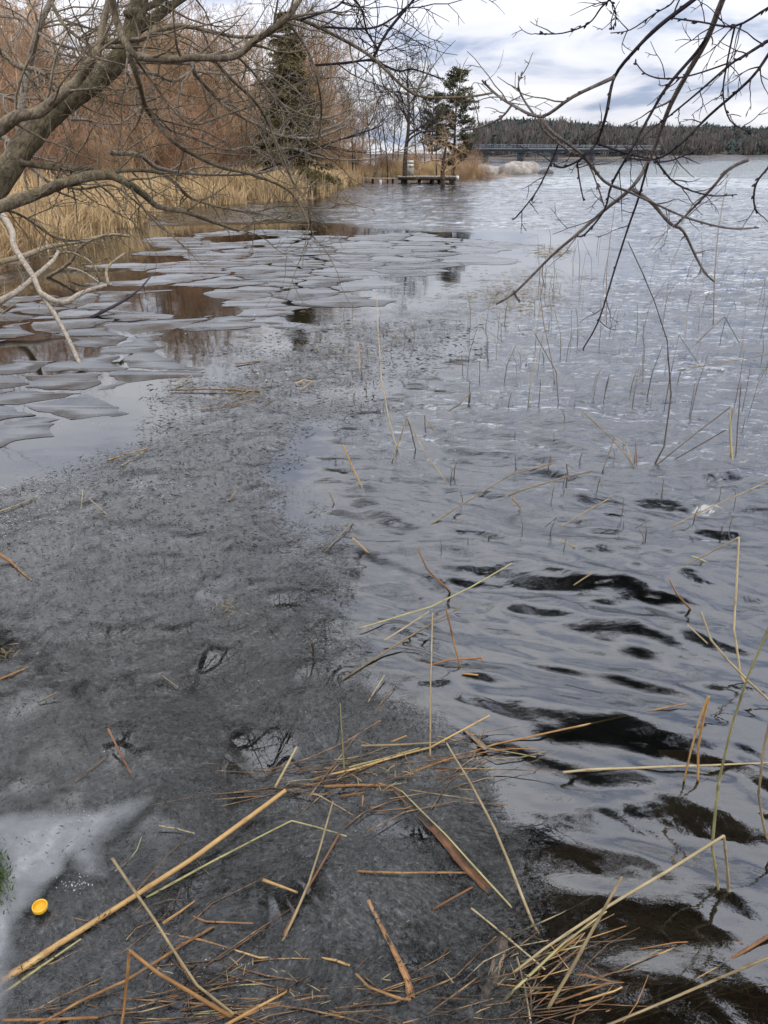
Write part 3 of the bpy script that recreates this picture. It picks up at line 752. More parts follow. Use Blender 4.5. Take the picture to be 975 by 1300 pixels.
TB = M['treebark']
protoA = [bare_tree('bare_tree', 11, 0.10, (15, 7, 5, 3), None, (M['twig_brown'], M['twig_brown']), (0.06, 0.02), 0.22, 0.8, 0.06, 0.13, 0.33, 0.0085),
          bare_tree('bare_tree', 9, 0.085, (16, 7, 5, 3), None, (M['twig_brown'], M['twig_brown']), (-0.10, 0.05), 0.18, 0.75, 0.10, 0.14, 0.36, 0.0085),
          bare_tree('bare_tree', 12, 0.13, (12, 6, 5, 2), None, (TB, TB), (0.03, 0), 0.35, 0.75, 0.08, 0.12, 0.30, 0.0095)]
protoS = [shrub('shrub', 2.6, 24, 9, M['twig_red']), shrub('shrub', 3.2, 20, 11, M['twig_red'], 0.5), shrub('shrub', 2.8, 22, 10, M['twig_brown'], 0.45)]
spruceP = conifer('spruce_tree', 10.5, 0.14, (TB, M['spruce']), 34, 3.3, 0.10, False)
pineP = conifer('pine_tree', 8.5, 0.15, (TB, M['needles']), 28, 2.0, 0.27, True)
used = set()
def put(proto, x, y, rz, sc, label, cat, group=None, dz=0.0):
    loc = (x, y, hgt(x, y) + dz)
    if id(proto) in used or proto.name not in bpy.data.objects: o = copy_tree(proto, loc, rz, sc)
    else:
        used.add(id(proto)); o = proto; o.location = loc; o.rotation_euler = (0, 0, rz); o.scale = (sc, sc, sc) if not isinstance(sc, tuple) else sc
    for k in ('label', 'category', 'group'):
        if k in o: del o[k]
    return tag(o, label, cat, group)
def putpx(proto, px, Y_, top, h0, rz, label, cat, group=None):       # stand at ground distance Y_ under pixel column px, top reaching pixel row top
    x = far(px, HOR, Y_).x; z0 = hgt(x, Y_); zt = far(px, top, Y_).z
    return put(proto, x, Y_, rz, max(0.3, (zt - z0) / h0), label, cat, group)

tall = bare_tree('bare_tree', 11, 0.22, (17, 7, 6, 4), None, (TB, TB), (0.04, 0), 0.36, 0.95, 0.03, 0.19, 0.48, 0.011)
putpx(tall, 514, 47, 44, 10.6, 0.5, 'tall bare oak with spreading crown behind the jetty', 'tree')
putpx(pineP, 577, 49, 84, 8.4, 0.3, 'dark green pine at the right end of the tree row', 'tree')
putpx(spruceP, 366, 33, 6, 10.4, 0.0, 'tall olive green spruce rising above the thicket', 'tree')
putpx(spruceP, 232, 60, 36, 10.4, 1.0, 'small distant spruce top seen between the near branches', 'tree')
knarl = bare_tree('leaning_tree', 3.4, 0.16, (9, 6, 5, 3), None, (TB, M['twig_brown']), (-0.10, 0), 0.4, 1.05, 0.0, 0.22, 0.5, 0.005)
putpx(knarl, 569, 43.6, 150, 3.3, 0.0, 'short dark leaning tree right beside the jetty', 'tree')
putpx(pineP, 548, 60, 118, 8.4, 2.0, 'pine half hidden behind the tall bare oak', 'tree')
slim = protoA[2]
for px, Y_, top in [(428, 52, 92), (446, 46, 108), (458, 58, 118), (470, 50, 100), (484, 60, 112), (497, 55, 105), (540, 56, 110), (556, 52, 128), (405, 44, 70), (436, 62, 100), (416, 57, 84), (452, 49, 128), (476, 55, 128), (492, 48, 120), (505, 62, 118), (530, 60, 100), (395, 52, 62)]:
    putpx(slim, px, Y_, top, 11.4, random.uniform(0, 6), 'slim bare tree standing in the row left of the pine', 'tree', 'slim bare trees behind the jetty')
# thicket on the left slope
gi = 0
for k_ in range(125):
    px = random.uniform(-120, 430) if k_ % 2 else random.uniform(190, 440); Y_ = random.uniform(24, 58)
    if px > 330 and Y_ < 34: Y_ += 10
    x = far(px, HOR, Y_).x
    if float(poly_sd(SH, np.array([x]), np.array([Y_]))[0]) < 3: continue
    P_ = random.choice(protoA[:2] if px < 330 else protoA); ht = random.uniform(0.55, 0.95)
    ht *= 0.70 if px < 330 else 0.85
    put(P_, x, Y_, random.uniform(0, 6.28), ht, 'bare brown tree in the thicket ' + ('left of the leaning trunk' if px < 60 else 'seen just right of the leaning trunk' if px < 230 else 'left of the tall spruce' if px < 345 else 'around the foot of the tall spruce'), 'tree', 'bare trees in the left thicket')
for k_ in range(420):
    px = random.uniform(-160, 560) if k_ % 3 else random.uniform(200, 430); Y_ = random.uniform(13, 50) if px < 150 else random.uniform(24, 56)
    x = far(px, HOR, Y_).x; d = float(poly_sd(SH, np.array([x]), np.array([Y_]))[0])
    if d < 2.2: continue
    k = 0.55 if px > 420 else 1.0
    P_ = protoS[2] if px > 330 or random.random() < 0.25 else random.choice(protoS[:2])
    put(P_, x, Y_, random.uniform(0, 6.28), random.uniform(0.6, 1.15) * k, ('leafless reddish brown shrub on the slope ' if P_ is not protoS[2] else 'leafless dull brown shrub behind the reeds ') + ('left of the leaning trunk' if px < 60 else 'just right of the leaning trunk' if px < 230 else 'near the tall spruce' if px < 400 else 'left of the tall oak'), 'shrub',
        'red brown shrubs on the slope' if P_ is not protoS[2] else 'dull brown shrubs behind the reeds')
for px, Y_, s in [(592, 50, .5), (604, 49, .45), (618, 52, .5), (580, 47, .5), (610, 56, .6), (600, 60, .7), (585, 62, .8)]:
    x = far(px, HOR, Y_).x
    put(protoS[2], x, Y_, random.uniform(0, 6), s, 'low leafless bush on the mound by the point', 'shrub', 'low bushes on the point')

for k_ in range(18):
    px = random.uniform(380, 470); Y_ = random.uniform(42, 60)
    x = far(px, HOR, Y_).x
    put(protoA[k_ % 2], x, Y_, random.uniform(0, 6.28), random.uniform(0.5, 0.75) * (1.0 if px < 420 else 0.72), 'bare brown tree between the tall spruce and the oak', 'tree', 'bare trees between spruce and oak')
for k_ in range(44):
    px = random.uniform(410, 600); Y_ = random.uniform(48, 62)
    put(protoS[2], far(px, HOR, Y_).x, Y_, random.uniform(0, 6.28), random.uniform(0.28, 0.55), 'leafless dull brown shrub between the trunks behind the jetty', 'shrub', 'shrubs between the trunks behind the jetty')
for k_ in range(16):
    px = random.uniform(583, 640); Y_ = random.uniform(48, 56)
    put(protoS[2], far(px, HOR, Y_).x, Y_, random.uniform(0, 6.28), random.uniform(0.2, 0.42), 'low leafless bush on the mound by the point', 'shrub', 'low bushes on the point')
# dry reed bed along the bank (countless stems)
def blades(name, label, pts, hmin, hmax, mat, w=0.012, lean=0.42):
    n = len(pts); P = np.array(pts)
    hh = (hmin + (hmax - hmin) * rng.random(n)) * (0.35 + 1.25 * fbm(P[:, 0] * 0.8, P[:, 1] * 0.8, 3, 123)); a = rng.uniform(0, 6.28, n); ln = np.abs(rng.normal(0, lean, n))
    tip = P + np.stack([np.cos(a) * ln * hh, np.sin(a) * ln * hh, hh], -1)
    midp = P + np.stack([np.cos(a) * ln * hh * .3, np.sin(a) * ln * hh * .3, hh * .6], -1)
    a2 = rng.uniform(0, 3.14, n); wv = np.stack([np.cos(a2), np.sin(a2), np.zeros(n)], -1) * w * (0.5 + rng.random(n))[:, None]
    V = np.stack([P - wv, P + wv, midp + wv * .8, midp - wv * .8, tip], 1).reshape(-1, 3)
    b = np.arange(n)[:, None] * 5
    mb = MB(); mb.add(V, b + np.array([[0, 1, 2, 3]]), b + np.array([[3, 2, 4]]))
    return tag(mb.obj(name, mat, smooth=False), label, kind='stuff')
cand = []
SHV = SH[8:25]
seg = np.diff(SHV, axis=0); sl = np.hypot(seg[:, 0], seg[:, 1]); cum = np.concatenate([[0], np.cumsum(sl)])
def along_shore(N, w0, w1, s0, s1):
    s = rng.uniform(s0, s1, N); i = np.clip(np.searchsorted(cum, s) - 1, 0, len(seg) - 1)
    t = (s - cum[i]) / sl[i]; p = SHV[i] + seg[i] * t[:, None]
    nr = np.stack([-seg[i][:, 1], seg[i][:, 0]], -1) / sl[i][:, None]
    off = w0 + (w1 - w0) * rng.random(N) ** 1.2 + 0.35 * (fbm(s * 1.3, s * 0, 3, 8) - 0.5) * 2
    p = p + nr * off[:, None]
    z = np.maximum(land_h(p[:, 0], p[:, 1]), -0.1)
    keep = fbm(p[:, 0] * 0.7, p[:, 1] * 0.7, 3, 88) > 0.44
    return np.column_stack([p, z])[keep]
T_ = cum[-1]
s_mid = cum[10]
blades('reed_bed', 'golden dry reeds standing in a dense belt along the bank', along_shore(62000, -0.2, 3.0, cum[4], T_ - 6), 0.28, 0.88, M['reedbed'])
blades('dry_grass', 'matted dry yellow grass on the bank at the left edge', along_shore(30000, 0.0, 5.0, cum[1], cum[7]), 0.15, 0.55, M['reedbed'], 0.007, 0.9)

# ------------------------------------------------------------------ the near tree on the left
def smooth_path(P, R_, sub=4):
    out, ro = [], []
    n = len(P)
    for i in range(n - 1):
        p0 = P[max(i - 1, 0)]; p1 = P[i]; p2 = P[i + 1]; p3 = P[min(i + 2, n - 1)]
        for k in range(sub):
            t = k / sub
            out.append(0.5 * ((2 * p1) + (p2 - p0) * t + (2 * p0 - 5 * p1 + 4 * p2 - p3) * t * t + (3 * p1 - p0 - 3 * p2 + p3) * t ** 3))
            ro.append(R_[i] + (R_[i + 1] - R_[i]) * t)
    out.append(P[-1]); ro.append(R_[-1]); return out, ro
def traced(px, Y0, Y1, w0, w1, sub=4, wob=0.0):
    n = len(px); P, RR_ = [], []
    for i, (x, y) in enumerate(px):
        t = i / (n - 1); Yd = Y0 + (Y1 - Y0) * t + (random.gauss(0, wob) if 0 < i < n - 1 else 0)
        p = far(x, y, Yd); P.append(p); RR_.append((w0 + (w1 - w0) * t) * 0.5 * depth(p) / F)
    return smooth_path(P, RR_, sub)
def twig_out(mb, pts, rad, cnt, lmin, lmax, up=0.02, sub=2, wig=0.22, lo=0.2, rmin=0.0016, ang=0.9, flat=0.0):
    for _ in range(cnt):
        t = random.uniform(lo, 1.0); q, d = along(pts, t); r = rad[min(int(t * (len(rad) - 1)), len(rad) - 1)]
        nd = d * math.cos(ang) + perp(d) * math.sin(ang)
        L = random.uniform(lmin, lmax)
        bp, brd = limb(q, nd, L, max(rmin * 1.5, min(r * 0.5, 0.006)), rmin * 0.7, wig, up, 6)
        mb.tube(bp, brd, 4, cap=False)
        for _ in range(sub):
            q2, d2 = along(bp, random.uniform(0.15, 0.95))
            b2, r2 = limb(q2, d2 * 0.65 + perp(d2) * 0.75, L * random.uniform(0.25, 0.55), rmin * 1.2, rmin * 0.6, wig, up, 4)
            mb.tube(b2, r2, 3, cap=False)
            q3, d3 = along(b2, random.uniform(0.2, 0.9)); b3, r3 = limb(q3, d3 * 0.65 + perp(d3) * 0.75, L * random.uniform(0.1, 0.25), rmin, rmin * 0.5, wig, up, 3)
            mb.tube(b3, r3, 3, cap=False)
def roughen(rad, amt, s):
    n = len(rad); u = np.arange(n) * 0.9 + s
    return np.array(rad) * (1 + amt * (fbm(u, u * 0 + s, 3, 5) - 0.5) * 2)

base = Vector((-2.62, 3.45, hgt(-2.62, 3.45)))
near_tree = empty('leaning_willow', base); tag(near_tree, 'old leaning tree with mossy trunk and drooping bare boughs at left', 'tree')
def relp(pts): return [p - base for p in pts]
trunk_px = [(-12, 245), (12, 212), (45, 166), (85, 127), (130, 96), (158, 64), (170, 30), (182, -20), (195, -80)]
pts, rad = traced(trunk_px, 3.75, 4.3, 33, 19, 5)
pts = [base - Vector((0, 0, 0.3)), base + Vector((0.08, 0.05, 0.4)), base + Vector((0.3, 0.12, 0.85))] + pts; rad = [0.17, 0.13, 0.11] + rad
mb = MB(); mb.tube(relp(pts), roughen(rad, 0.12, 3), 14); mb.obj('trunk', M['bark'], near_tree)
LB = [  # pixel path, distance start, end, width start, end, material, twigs, longest twig
    ([(-25, 178), (0, 163), (23, 147), (50, 142), (80, 118), (100, 100), (117, 77), (128, 53), (131, 30), (141, -10)], 3.5, 3.9, 17, 8, 'branch', 12, .6),
    ([(140, -15), (147, 23), (163, 60), (177, 72), (213, 75), (247, 73), (297, 72), (325, 51), (362, 25), (385, -8)], 3.5, 3.8, 10, 7, 'branch', 12, .5),
    ([(128, 53), (177, 50), (197, 40), (230, 33), (267, 40), (303, 47), (345, 45), (380, 52)], 3.8, 4.3, 7, 3, 'branch', 12, .5),
    ([(172, 40), (207, 15), (245, -12)], 4.2, 4.5, 13, 9, 'bark', 4, .6),
    ([(160, 18), (190, 8), (220, -10)], 4.1, 4.4, 10, 7, 'bark', 4, .6),
    ([(163, 66), (177, 107), (187, 140), (217, 177), (247, 197), (283, 213), (325, 223), (370, 245), (392, 285)], 3.6, 4.6, 7, 2.5, 'branch', 14, .55),
    ([(170, 78), (240, 80), (247, 93), (273, 122), (293, 140), (325, 158), (358, 173), (400, 175), (440, 160)], 3.9, 4.8, 6.5, 2.5, 'pale', 16, .6),
    ([(-25, 275), (0, 263), (50, 245), (87, 230), (133, 222), (157, 230), (183, 247), (200, 262), (233, 268), (267, 280), (303, 293)], 3.4, 4.4, 17, 3.5, 'branch', 14, .5),
    ([(25, 206), (50, 210), (73, 213), (95, 214), (118, 212)], 3.8, 4.1, 9, 6, 'branch', 6, .4),
    ([(140, 193), (150, 195), (177, 197), (200, 213), (240, 220), (283, 222), (325, 220), (352, 214)], 4.3, 5.0, 6.5, 2.5, 'pale', 14, .5),
    ([(140, 224), (153, 217), (197, 218), (223, 233), (240, 250), (267, 260), (300, 267), (332, 271)], 4.0, 4.6, 5.5, 2.5, 'branch', 12, .45),
    ([(158, 90), (165, 100), (180, 133), (207, 160), (240, 173), (287, 190), (317, 187), (345, 200)], 3.8, 4.7, 5, 2, 'pale', 14, .6),
    ([(172, 74), (200, 113), (240, 157), (287, 145), (325, 133), (358, 118)], 3.7, 4.4, 3.5, 1.8, 'branch', 12, .5),
    ([(262, 74), (274, 80), (293, 100), (325, 130), (342, 160), (355, 190), (372, 232), (390, 262), (396, 300)], 3.7, 4.3, 5, 2, 'branch', 14, .5),
    ([(362, 25), (382, 25), (435, 50), (475, 75), (512, 110), (538, 123), (592, 123), (625, 118)], 3.8, 4.6, 5, 2.6, 'branch', 14, .5),
    ([(363, 25), (388, 60), (402, 97), (408, 143), (402, 190)], 3.8, 4.2, 4, 2, 'branch', 10, .5),
    ([(398, 83), (438, 80), (472, 77), (505, 90), (525, 88), (560, 100)], 4.1, 4.5, 3.5, 1.8, 'darktwig', 8, .5),
    ([(472, 77), (492, 40), (525, 0), (535, -15)], 4.3, 4.4, 4, 3, 'darktwig', 7, .45),
    ([(382, 25), (425, 10), (440, -5)], 3.8, 3.9, 3, 2, 'darktwig', 6, .4),
    ([(408, 34), (470, 36), (500, 22), (520, 5)], 3.9, 4.2, 3, 2, 'darktwig', 8, .4),
    ([(438, -12), (458, 10), (466, 40), (480, 62)], 4.0, 4.2, 3, 1.8, 'darktwig', 6, .4),
    ([(26, 142), (37, 83), (50, 33), (70, -8)], 4.4, 4.5, 10, 7, 'pale', 14, .7),
    ([(-12, 55), (0, 63), (20, 83), (50, 90), (77, 112), (92, 120)], 4.0, 4.0, 7, 5, 'branch', 14, .6),
    ([(-12, 115), (7, 123), (40, 140), (60, 152)], 4.6, 4.6, 5, 3, 'pale', 8, .6),
    ([(-10, 168), (10, 178), (14, 195), (30, 205), (60, 230)], 4.5, 4.7, 9, 4, 'pale', 8, .6),
    ([(90, 152), (107, 152), (130, 156), (155, 156), (180, 135)], 4.2, 4.7, 4, 2, 'pale', 12, .6),
    ([(240, 93), (220, 103), (200, 95), (185, 92), (172, 90)], 4.6, 4.3, 4, 5, 'pale', 6, .5),
    ([(248, 100), (262, 92), (290, 95), (325, 88), (360, 100), (390, 130)], 4.7, 5.0, 3.5, 2, 'pale', 14, .6),
    ([(300, 70), (318, 88), (345, 120), (375, 142), (412, 150), (446, 138)], 3.9, 4.6, 4, 2, 'pale', 14, .6),
    ([(325, 158), (345, 170), (375, 175), (405, 168), (430, 158), (455, 140)], 4.9, 5.2, 4, 1.8, 'pale', 14, .5),
    ([(325, 220), (360, 205), (395, 190), (430, 178), (470, 165), (486, 158)], 4.9, 5.4, 3, 1.8, 'darktwig', 8, .5),
    ([(330, 205), (345, 193), (372, 188), (400, 198), (440, 203), (482, 200), (540, 178)], 5.0, 5.6, 3, 1.6, 'pale', 12, .5),
    ([(325, 270), (352, 262), (380, 262), (415, 265), (432, 258)], 4.6, 4.8, 2.5, 1.5, 'branch', 8, .35),
    ([(303, 293), (325, 282), (350, 279), (378, 285)], 4.4, 4.5, 2.5, 1.5, 'branch', 6, .3),
    ([(60, -10), (80, 30), (110, 55), (126, 60)], 4.3, 4.0, 5, 4, 'branch', 16, .7),
    ([(0, 20), (30, 25), (60, 50), (95, 62), (128, 70)], 4.8, 4.2, 4, 4, 'pale', 20, .7),
    ([(3, 265), (30, 275), (72, 303), (100, 305)], 3.5, 3.9, 4, 2.5, 'branch', 12, .5),
    ([(60, 230), (100, 240), (140, 235), (165, 250), (178, 262)], 3.9, 4.2, 4, 2, 'branch', 16, .5),
]
for i, (px, Y0, Y1, w0, w1, mt, tw, tl) in enumerate(LB):
    pts, rad = traced(px, Y0, Y1, w0, w1, 4, 0.05)
    mb = MB(); mb.tube(relp(pts), roughen(rad, 0.16, i * 3.1), 9 if w0 > 6 else 6)
    b = mb.obj('branch', M[mt], near_tree)
    mb = MB(); twig_out(mb, relp(pts), rad, int(tw * 1.05), 0.15, tl, 0.0, 3, 0.24, 0.1, 0.0017)
    mb.obj('twigs', M[mt if mt != 'bark' else 'branch'], b)

# the rest of its crown arches over the shallows, above the frame
top0 = far(182, -20, 4.25) - base
rs_ = random.getstate(); random.seed(21)
for i in range(14):
    tgt = Vector((random.uniform(-2.6, 2.6), random.uniform(1.6, 6.0), random.uniform(3.9, 6.6))) - base
    p0 = top0 + Vector((0.012 * i, 0.006 * i, 0.2 + 0.06 * i))
    d_ = tgt - p0; L = d_.length
    pts, rad = limb(p0, d_ + Vector((0, 0, 0.45 * L)), L, 0.05, 0.014, 0.12, -0.05, 10)
    for q in pts[1:]:
        w_ = q + base                                        # the crown arches over, clear of the view along the lake
        zmin = 1.75 + 0.30 * max(w_.y, 0) + 0.35
        if w_.z < zmin: q.z += zmin - w_.z
    mb = MB(); mb.tube(pts, roughen(rad, 0.15, i * 2.7), 7); b = mb.obj('branch', M['branch'], near_tree)
    mb = MB(); twig_out(mb, pts, rad, 16, 0.3, 0.9, 0.10, 3, 0.2, 0.35, 0.005); mb.obj('twigs', M['branch'], b)
random.setstate(rs_)
# the tree on the near bank whose boughs hang over the shallows from the right (its crown mirrors in the water)
random.seed(33)
rb = Vector((2.55, -0.9, hgt(2.55, -0.9)))
rt = empty('overhanging_tree', rb); tag(rt, 'bare tree leaning out over the water from the near bank at right', 'tree')
tp = [Vector(v) - Vector((0, 0, 0.2)) for v in ((0, 0, 0), (-.05, .25, .9), (-.15, .6, 1.8), (-.3, 1.1, 2.7), (-.5, 1.8, 3.5), (-.75, 2.6, 4.1), (-1.0, 3.4, 4.6))]
tr_ = [0.17, 0.15, 0.13, 0.12, 0.10, 0.08, 0.05]
tp, tr_ = smooth_path(tp, tr_, 4)
mb = MB(); mb.tube(tp, roughen(tr_, 0.12, 9), 12); mb.obj('trunk', M['bark'], rt)
for i in range(56):
    q, d_ = along(tp, 0.45 + 0.55 * (i + random.random()) / 56)
    tgt = Vector((random.uniform(-0.2, 3.0), random.uniform(2.3, 5.2), random.uniform(3.5, 5.4))) - rb
    d_ = tgt - q; L = max(0.8, d_.length)
    pts, rad = limb(q, d_ + Vector((0, 0, 0.2 * L)), L, 0.035, 0.012, 0.13, -0.03, 8)
    for w_ in pts[1:]:
        g_ = w_ + rb; zmin = 1.95 + 0.27 * max(g_.y, 0)
        if g_.z < zmin: w_.z += zmin - g_.z
    mb = MB(); mb.tube(pts, roughen(rad, 0.15, i * 2.7), 6); b = mb.obj('branch', M['branch'], rt)
    mb = MB(); twig_out(mb, pts, rad, 26, 0.25, 0.75, 0.05, 5, 0.2, 0.25, 0.008); mb.obj('twigs', M['branch'], b)
random.setstate(rs_)
# fallen and half sunken branches
def branch_thing(name, label, cat, stems, group=None, twmat=None):
    root = None
    for i, (px3, w0, w1, mt, tw, tl) in enumerate(stems):
        P = [at(x, y, z) for x, y, z in px3]; n = len(P)
        RR_ = [(w0 + (w1 - w0) * k / (n - 1)) * 0.5 * depth(P[k]) / F for k in range(n)]
        if root is None: root = empty(name, (P[0].x, P[0].y, P[0].z)); tag(root, label, cat, group)
        pts, rad = smooth_path(P, RR_, 4); pts = [p - root.location for p in pts]
        mb = MB(); mb.tube(pts, roughen(rad, 0.15, i * 2.3), 8); b = mb.obj('branch', M[mt], root)
        if tw:
            mb = MB(); twig_out(mb, pts, rad, tw, 0.08, tl, 0.0, 2, 0.2, 0.15, 0.0017); mb.obj('twigs', M[mt], b)
    return root
branch_thing('fallen_branch', 'pale forked dead branch dipping its tip into the icy water', 'branch',
    [([(-14, 262, .95), (0, 270, .9), (15, 293, .8), (18, 313, .72), (41, 349, .52), (50, 369, .42), (67, 395, .28), (85, 427, .14), (104, 468, -.03)], 9, 5, 'pale', 4, .3),
     ([(54, 374, .40), (79, 385, .34), (100, 374, .36), (117, 367, .38), (142, 361, .40)], 8, 4, 'pale', 5, .25),
     ([(138, 362, .40), (136, 340, .5), (158, 322, .55)], 4, 3, 'branch', 2, .2)])
branch_thing('fallen_branch', 'pale bare branch slanting up from the left edge above the water', 'branch',
    [([(-14, 388, .2), (0, 382, .22), (23, 369, .28), (44, 351, .36), (67, 331, .45), (74, 318, .5)], 9, 4, 'pale', 5, .3)])
branch_thing('fallen_branch', 'thin dark twig sticking out of the water right of the forked branch', 'branch',
    [([(108, 407, -.03), (130, 396, .04), (160, 380, .12), (180, 364, .2), (194, 347, .28)], 5, 1.6, 'darktwig', 4, .18)])
branch_thing('fallen_branch', 'brown tangled branch lying along the foot of the bank', 'branch',
    [([(-10, 335, .1), (30, 325, .15), (60, 314, .2), (105, 306, .25), (140, 298, .3), (165, 300, .25)], 8, 3, 'branch', 12, .6),
     ([(60, 352, .0), (88, 334, .2), (105, 311, .45), (137, 297, .6)], 5, 2.5, 'branch', 8, .5),
     ([(62, 328, .3), (85, 320, .4), (108, 328, .35), (120, 338, .3), (127, 358, .1)], 3, 2, 'branch', 5, .4),
     ([(85, 340, .1), (105, 345, .1), (128, 360, .0)], 3, 2, 'pale', 5, .4)])

# ------------------------------------------------------------------ branches hanging in from the upper right
def hanging(label, stems):
    root = None
    for i, (px, Y0, Y1, w0, w1, mt, tw, tl) in enumerate(stems):
        pts, rad = traced(px, Y0, Y1, w0, w1, 4, 0.02)
        if root is None: root = empty('overhanging_branch', pts[0]); tag(root, label, 'branch', 'bare branches hanging in from the right')
        pts = [p - root.location for p in pts]
        mb = MB(); mb.tube(pts, roughen(rad, 0.14, i * 1.7 + 4), 7)
        b = mb.obj('stem' if i == 0 else 'side_branch', M[mt], root)
        # buds
        bud = MB()
        for _ in range(max(3, len(pts) // 2)):
            q, d = along(pts, random.uniform(0.1, 1)); r = 0.0016; pd = (d + perp(d) * .6).normalized()
            bud.tube([q, q + pd * 0.004, q + pd * 0.008, q + pd * 0.011], [r * .8, r * 1.5, r * 1.2, r * .2], 4)
        if tw: twig_out(bud, pts, rad, tw, 0.05, tl, 0.01, 1, 0.2, 0.15, 0.0009)
        bud.obj('twigs', M[mt], b)
    return root
hanging('thickest grey branch sweeping down from the top right to the water', [
    ([(940, -50), (917, 0), (897, 50), (863, 110), (847, 143), (827, 197), (803, 237), (767, 267), (733, 297), (700, 325), (655, 370), (630, 386)], 1.9, 2.5, 8, 2.5, 'greytwig', 6, .16),
    ([(803, 240), (827, 257), (850, 283), (867, 293), (883, 325), (895, 346), (906, 357)], 2.2, 2.3, 5, 2.2, 'greytwig', 4, .12),
    ([(652, 369), (656, 378), (660, 383)], 2.45, 2.45, 3, 1.5, 'greytwig', 0, .1)])
hanging('dark branch forking over the bridge with long pale side stems', [
    ([(925, -35), (880, 0), (837, 33), (807, 63), (780, 98), (770, 143), (758, 180), (740, 200), (717, 212), (703, 211)], 1.7, 2.0, 6, 2, 'darktwig', 6, .14),
    ([(780, 98), (727, 123), (687, 148), (650, 133), (628, 118), (612, 102)], 1.8, 2.0, 5, 2.5, 'greytwig', 6, .14),
    ([(650, 133), (635, 150), (605, 163), (586, 165)], 2.0, 2.05, 3, 1.8, 'greytwig', 3, .1),
    ([(688, 150), (700, 167), (740, 197), (767, 230), (797, 243), (830, 258), (877, 278), (927, 290), (963, 289)], 1.9, 2.2, 4.5, 2, 'greytwig', 6, .14),
    ([(684, 149), (690, 165), (720, 190), (745, 205), (760, 240), (767, 262)], 1.9, 2.0, 3, 1.6, 'greytwig', 3, .12),
    ([(680, 148), (664, 125), (658, 108), (662, 96)], 1.9, 1.9, 3, 1.5, 'greytwig', 3, .08),
    ([(758, 182), (797, 195), (833, 203)], 1.95, 2.0, 3.5, 2.5, 'darktwig', 4, .12),
    ([(710, 180), (700, 205), (683, 240), (667, 262), (653, 278)], 1.95, 2.0, 2.4, 1.6, 'darktwig', 3, .1)])
hanging('slender dark branch running straight down beside the grey one', [
    ([(897, 48), (883, 68), (847, 110), (827, 143), (803, 187), (777, 233), (767, 267), (743, 297), (733, 300)], 1.9, 2.1, 4.5, 2, 'darktwig', 6, .14),
    ([(823, 207), (810, 253), (797, 290), (780, 343), (760, 407), (740, 443)], 2.1, 2.4, 3.2, 1.6, 'darktwig', 4, .1),
    ([(733, 204), (735, 225), (741, 255)], 2.05, 2.05, 2.4, 1.6, 'darktwig', 2, .08)])
hanging('dark twiggy branch reaching in from the right edge above the treeline', [
    ([(1000, 38), (975, 52), (943, 72), (927, 82), (883, 120), (850, 147), (833, 160)], 1.7, 1.9, 4.5, 1.6, 'darktwig', 7, .14),
    ([(1005, 20), (975, 70), (950, 103), (900, 147), (867, 180), (833, 202), (790, 200)], 1.7, 1.95, 4.5, 2.2, 'darktwig', 6, .14),
    ([(925, 80), (880, 95), (845, 100), (820, 94), (806, 78)], 1.75, 1.9, 2.2, 1.5, 'darktwig', 3, .1),
    ([(833, 204), (858, 233), (900, 248), (935, 247)], 1.95, 2.0, 2.8, 1.5, 'darktwig', 4, .1),
    ([(830, 206), (855, 203), (890, 187)], 1.95, 2.0, 2.4, 1.4, 'darktwig', 3, .08)])
hanging('topmost thin branch with twigs hanging in the upper right corner', [
    ([(1000, -2), (975, 10), (933, 33), (890, 28), (853, 23)], 1.8, 1.9, 3.6, 1.8, 'darktwig', 8, .14),
    ([(933, 33), (923, 80), (918, 120), (927, 153), (950, 167)], 1.85, 1.9, 2.6, 1.5, 'darktwig', 5, .1),
    ([(853, 25), (858, 10), (868, -12)], 1.9, 1.9, 2, 2, 'darktwig', 2, .1)])
hanging('wispy dark twig hanging from the top edge over open sky', [
    ([(778, -12), (773, 0), (763, 10), (747, 30), (715, 42), (687, 43)], 1.9, 2.0, 2.6, 1.4, 'darktwig', 5, .12),
    ([(773, -2), (780, 10), (782, 25), (776, 38)], 1.9, 1.9, 2, 1.2, 'darktwig', 3, .07),
    ([(860, -10), (852, 5), (830, 18), (800, 38), (775, 42)], 2.0, 2.1, 2.2, 1.2, 'darktwig', 3, .09)])
hanging('short grey branch crossing the water below the right edge', [
    ([(950, 203), (925, 215), (903, 240), (880, 264), (857, 287)], 2.0, 2.1, 4.5, 2.6, 'greytwig', 4, .12)])
hanging('hooked dark twig dangling at the right edge over the water', [
    ([(990, 195), (975, 213), (960, 233), (957, 255), (961, 271)], 1.7, 1.75, 3, 2, 'darktwig', 3, .06)])

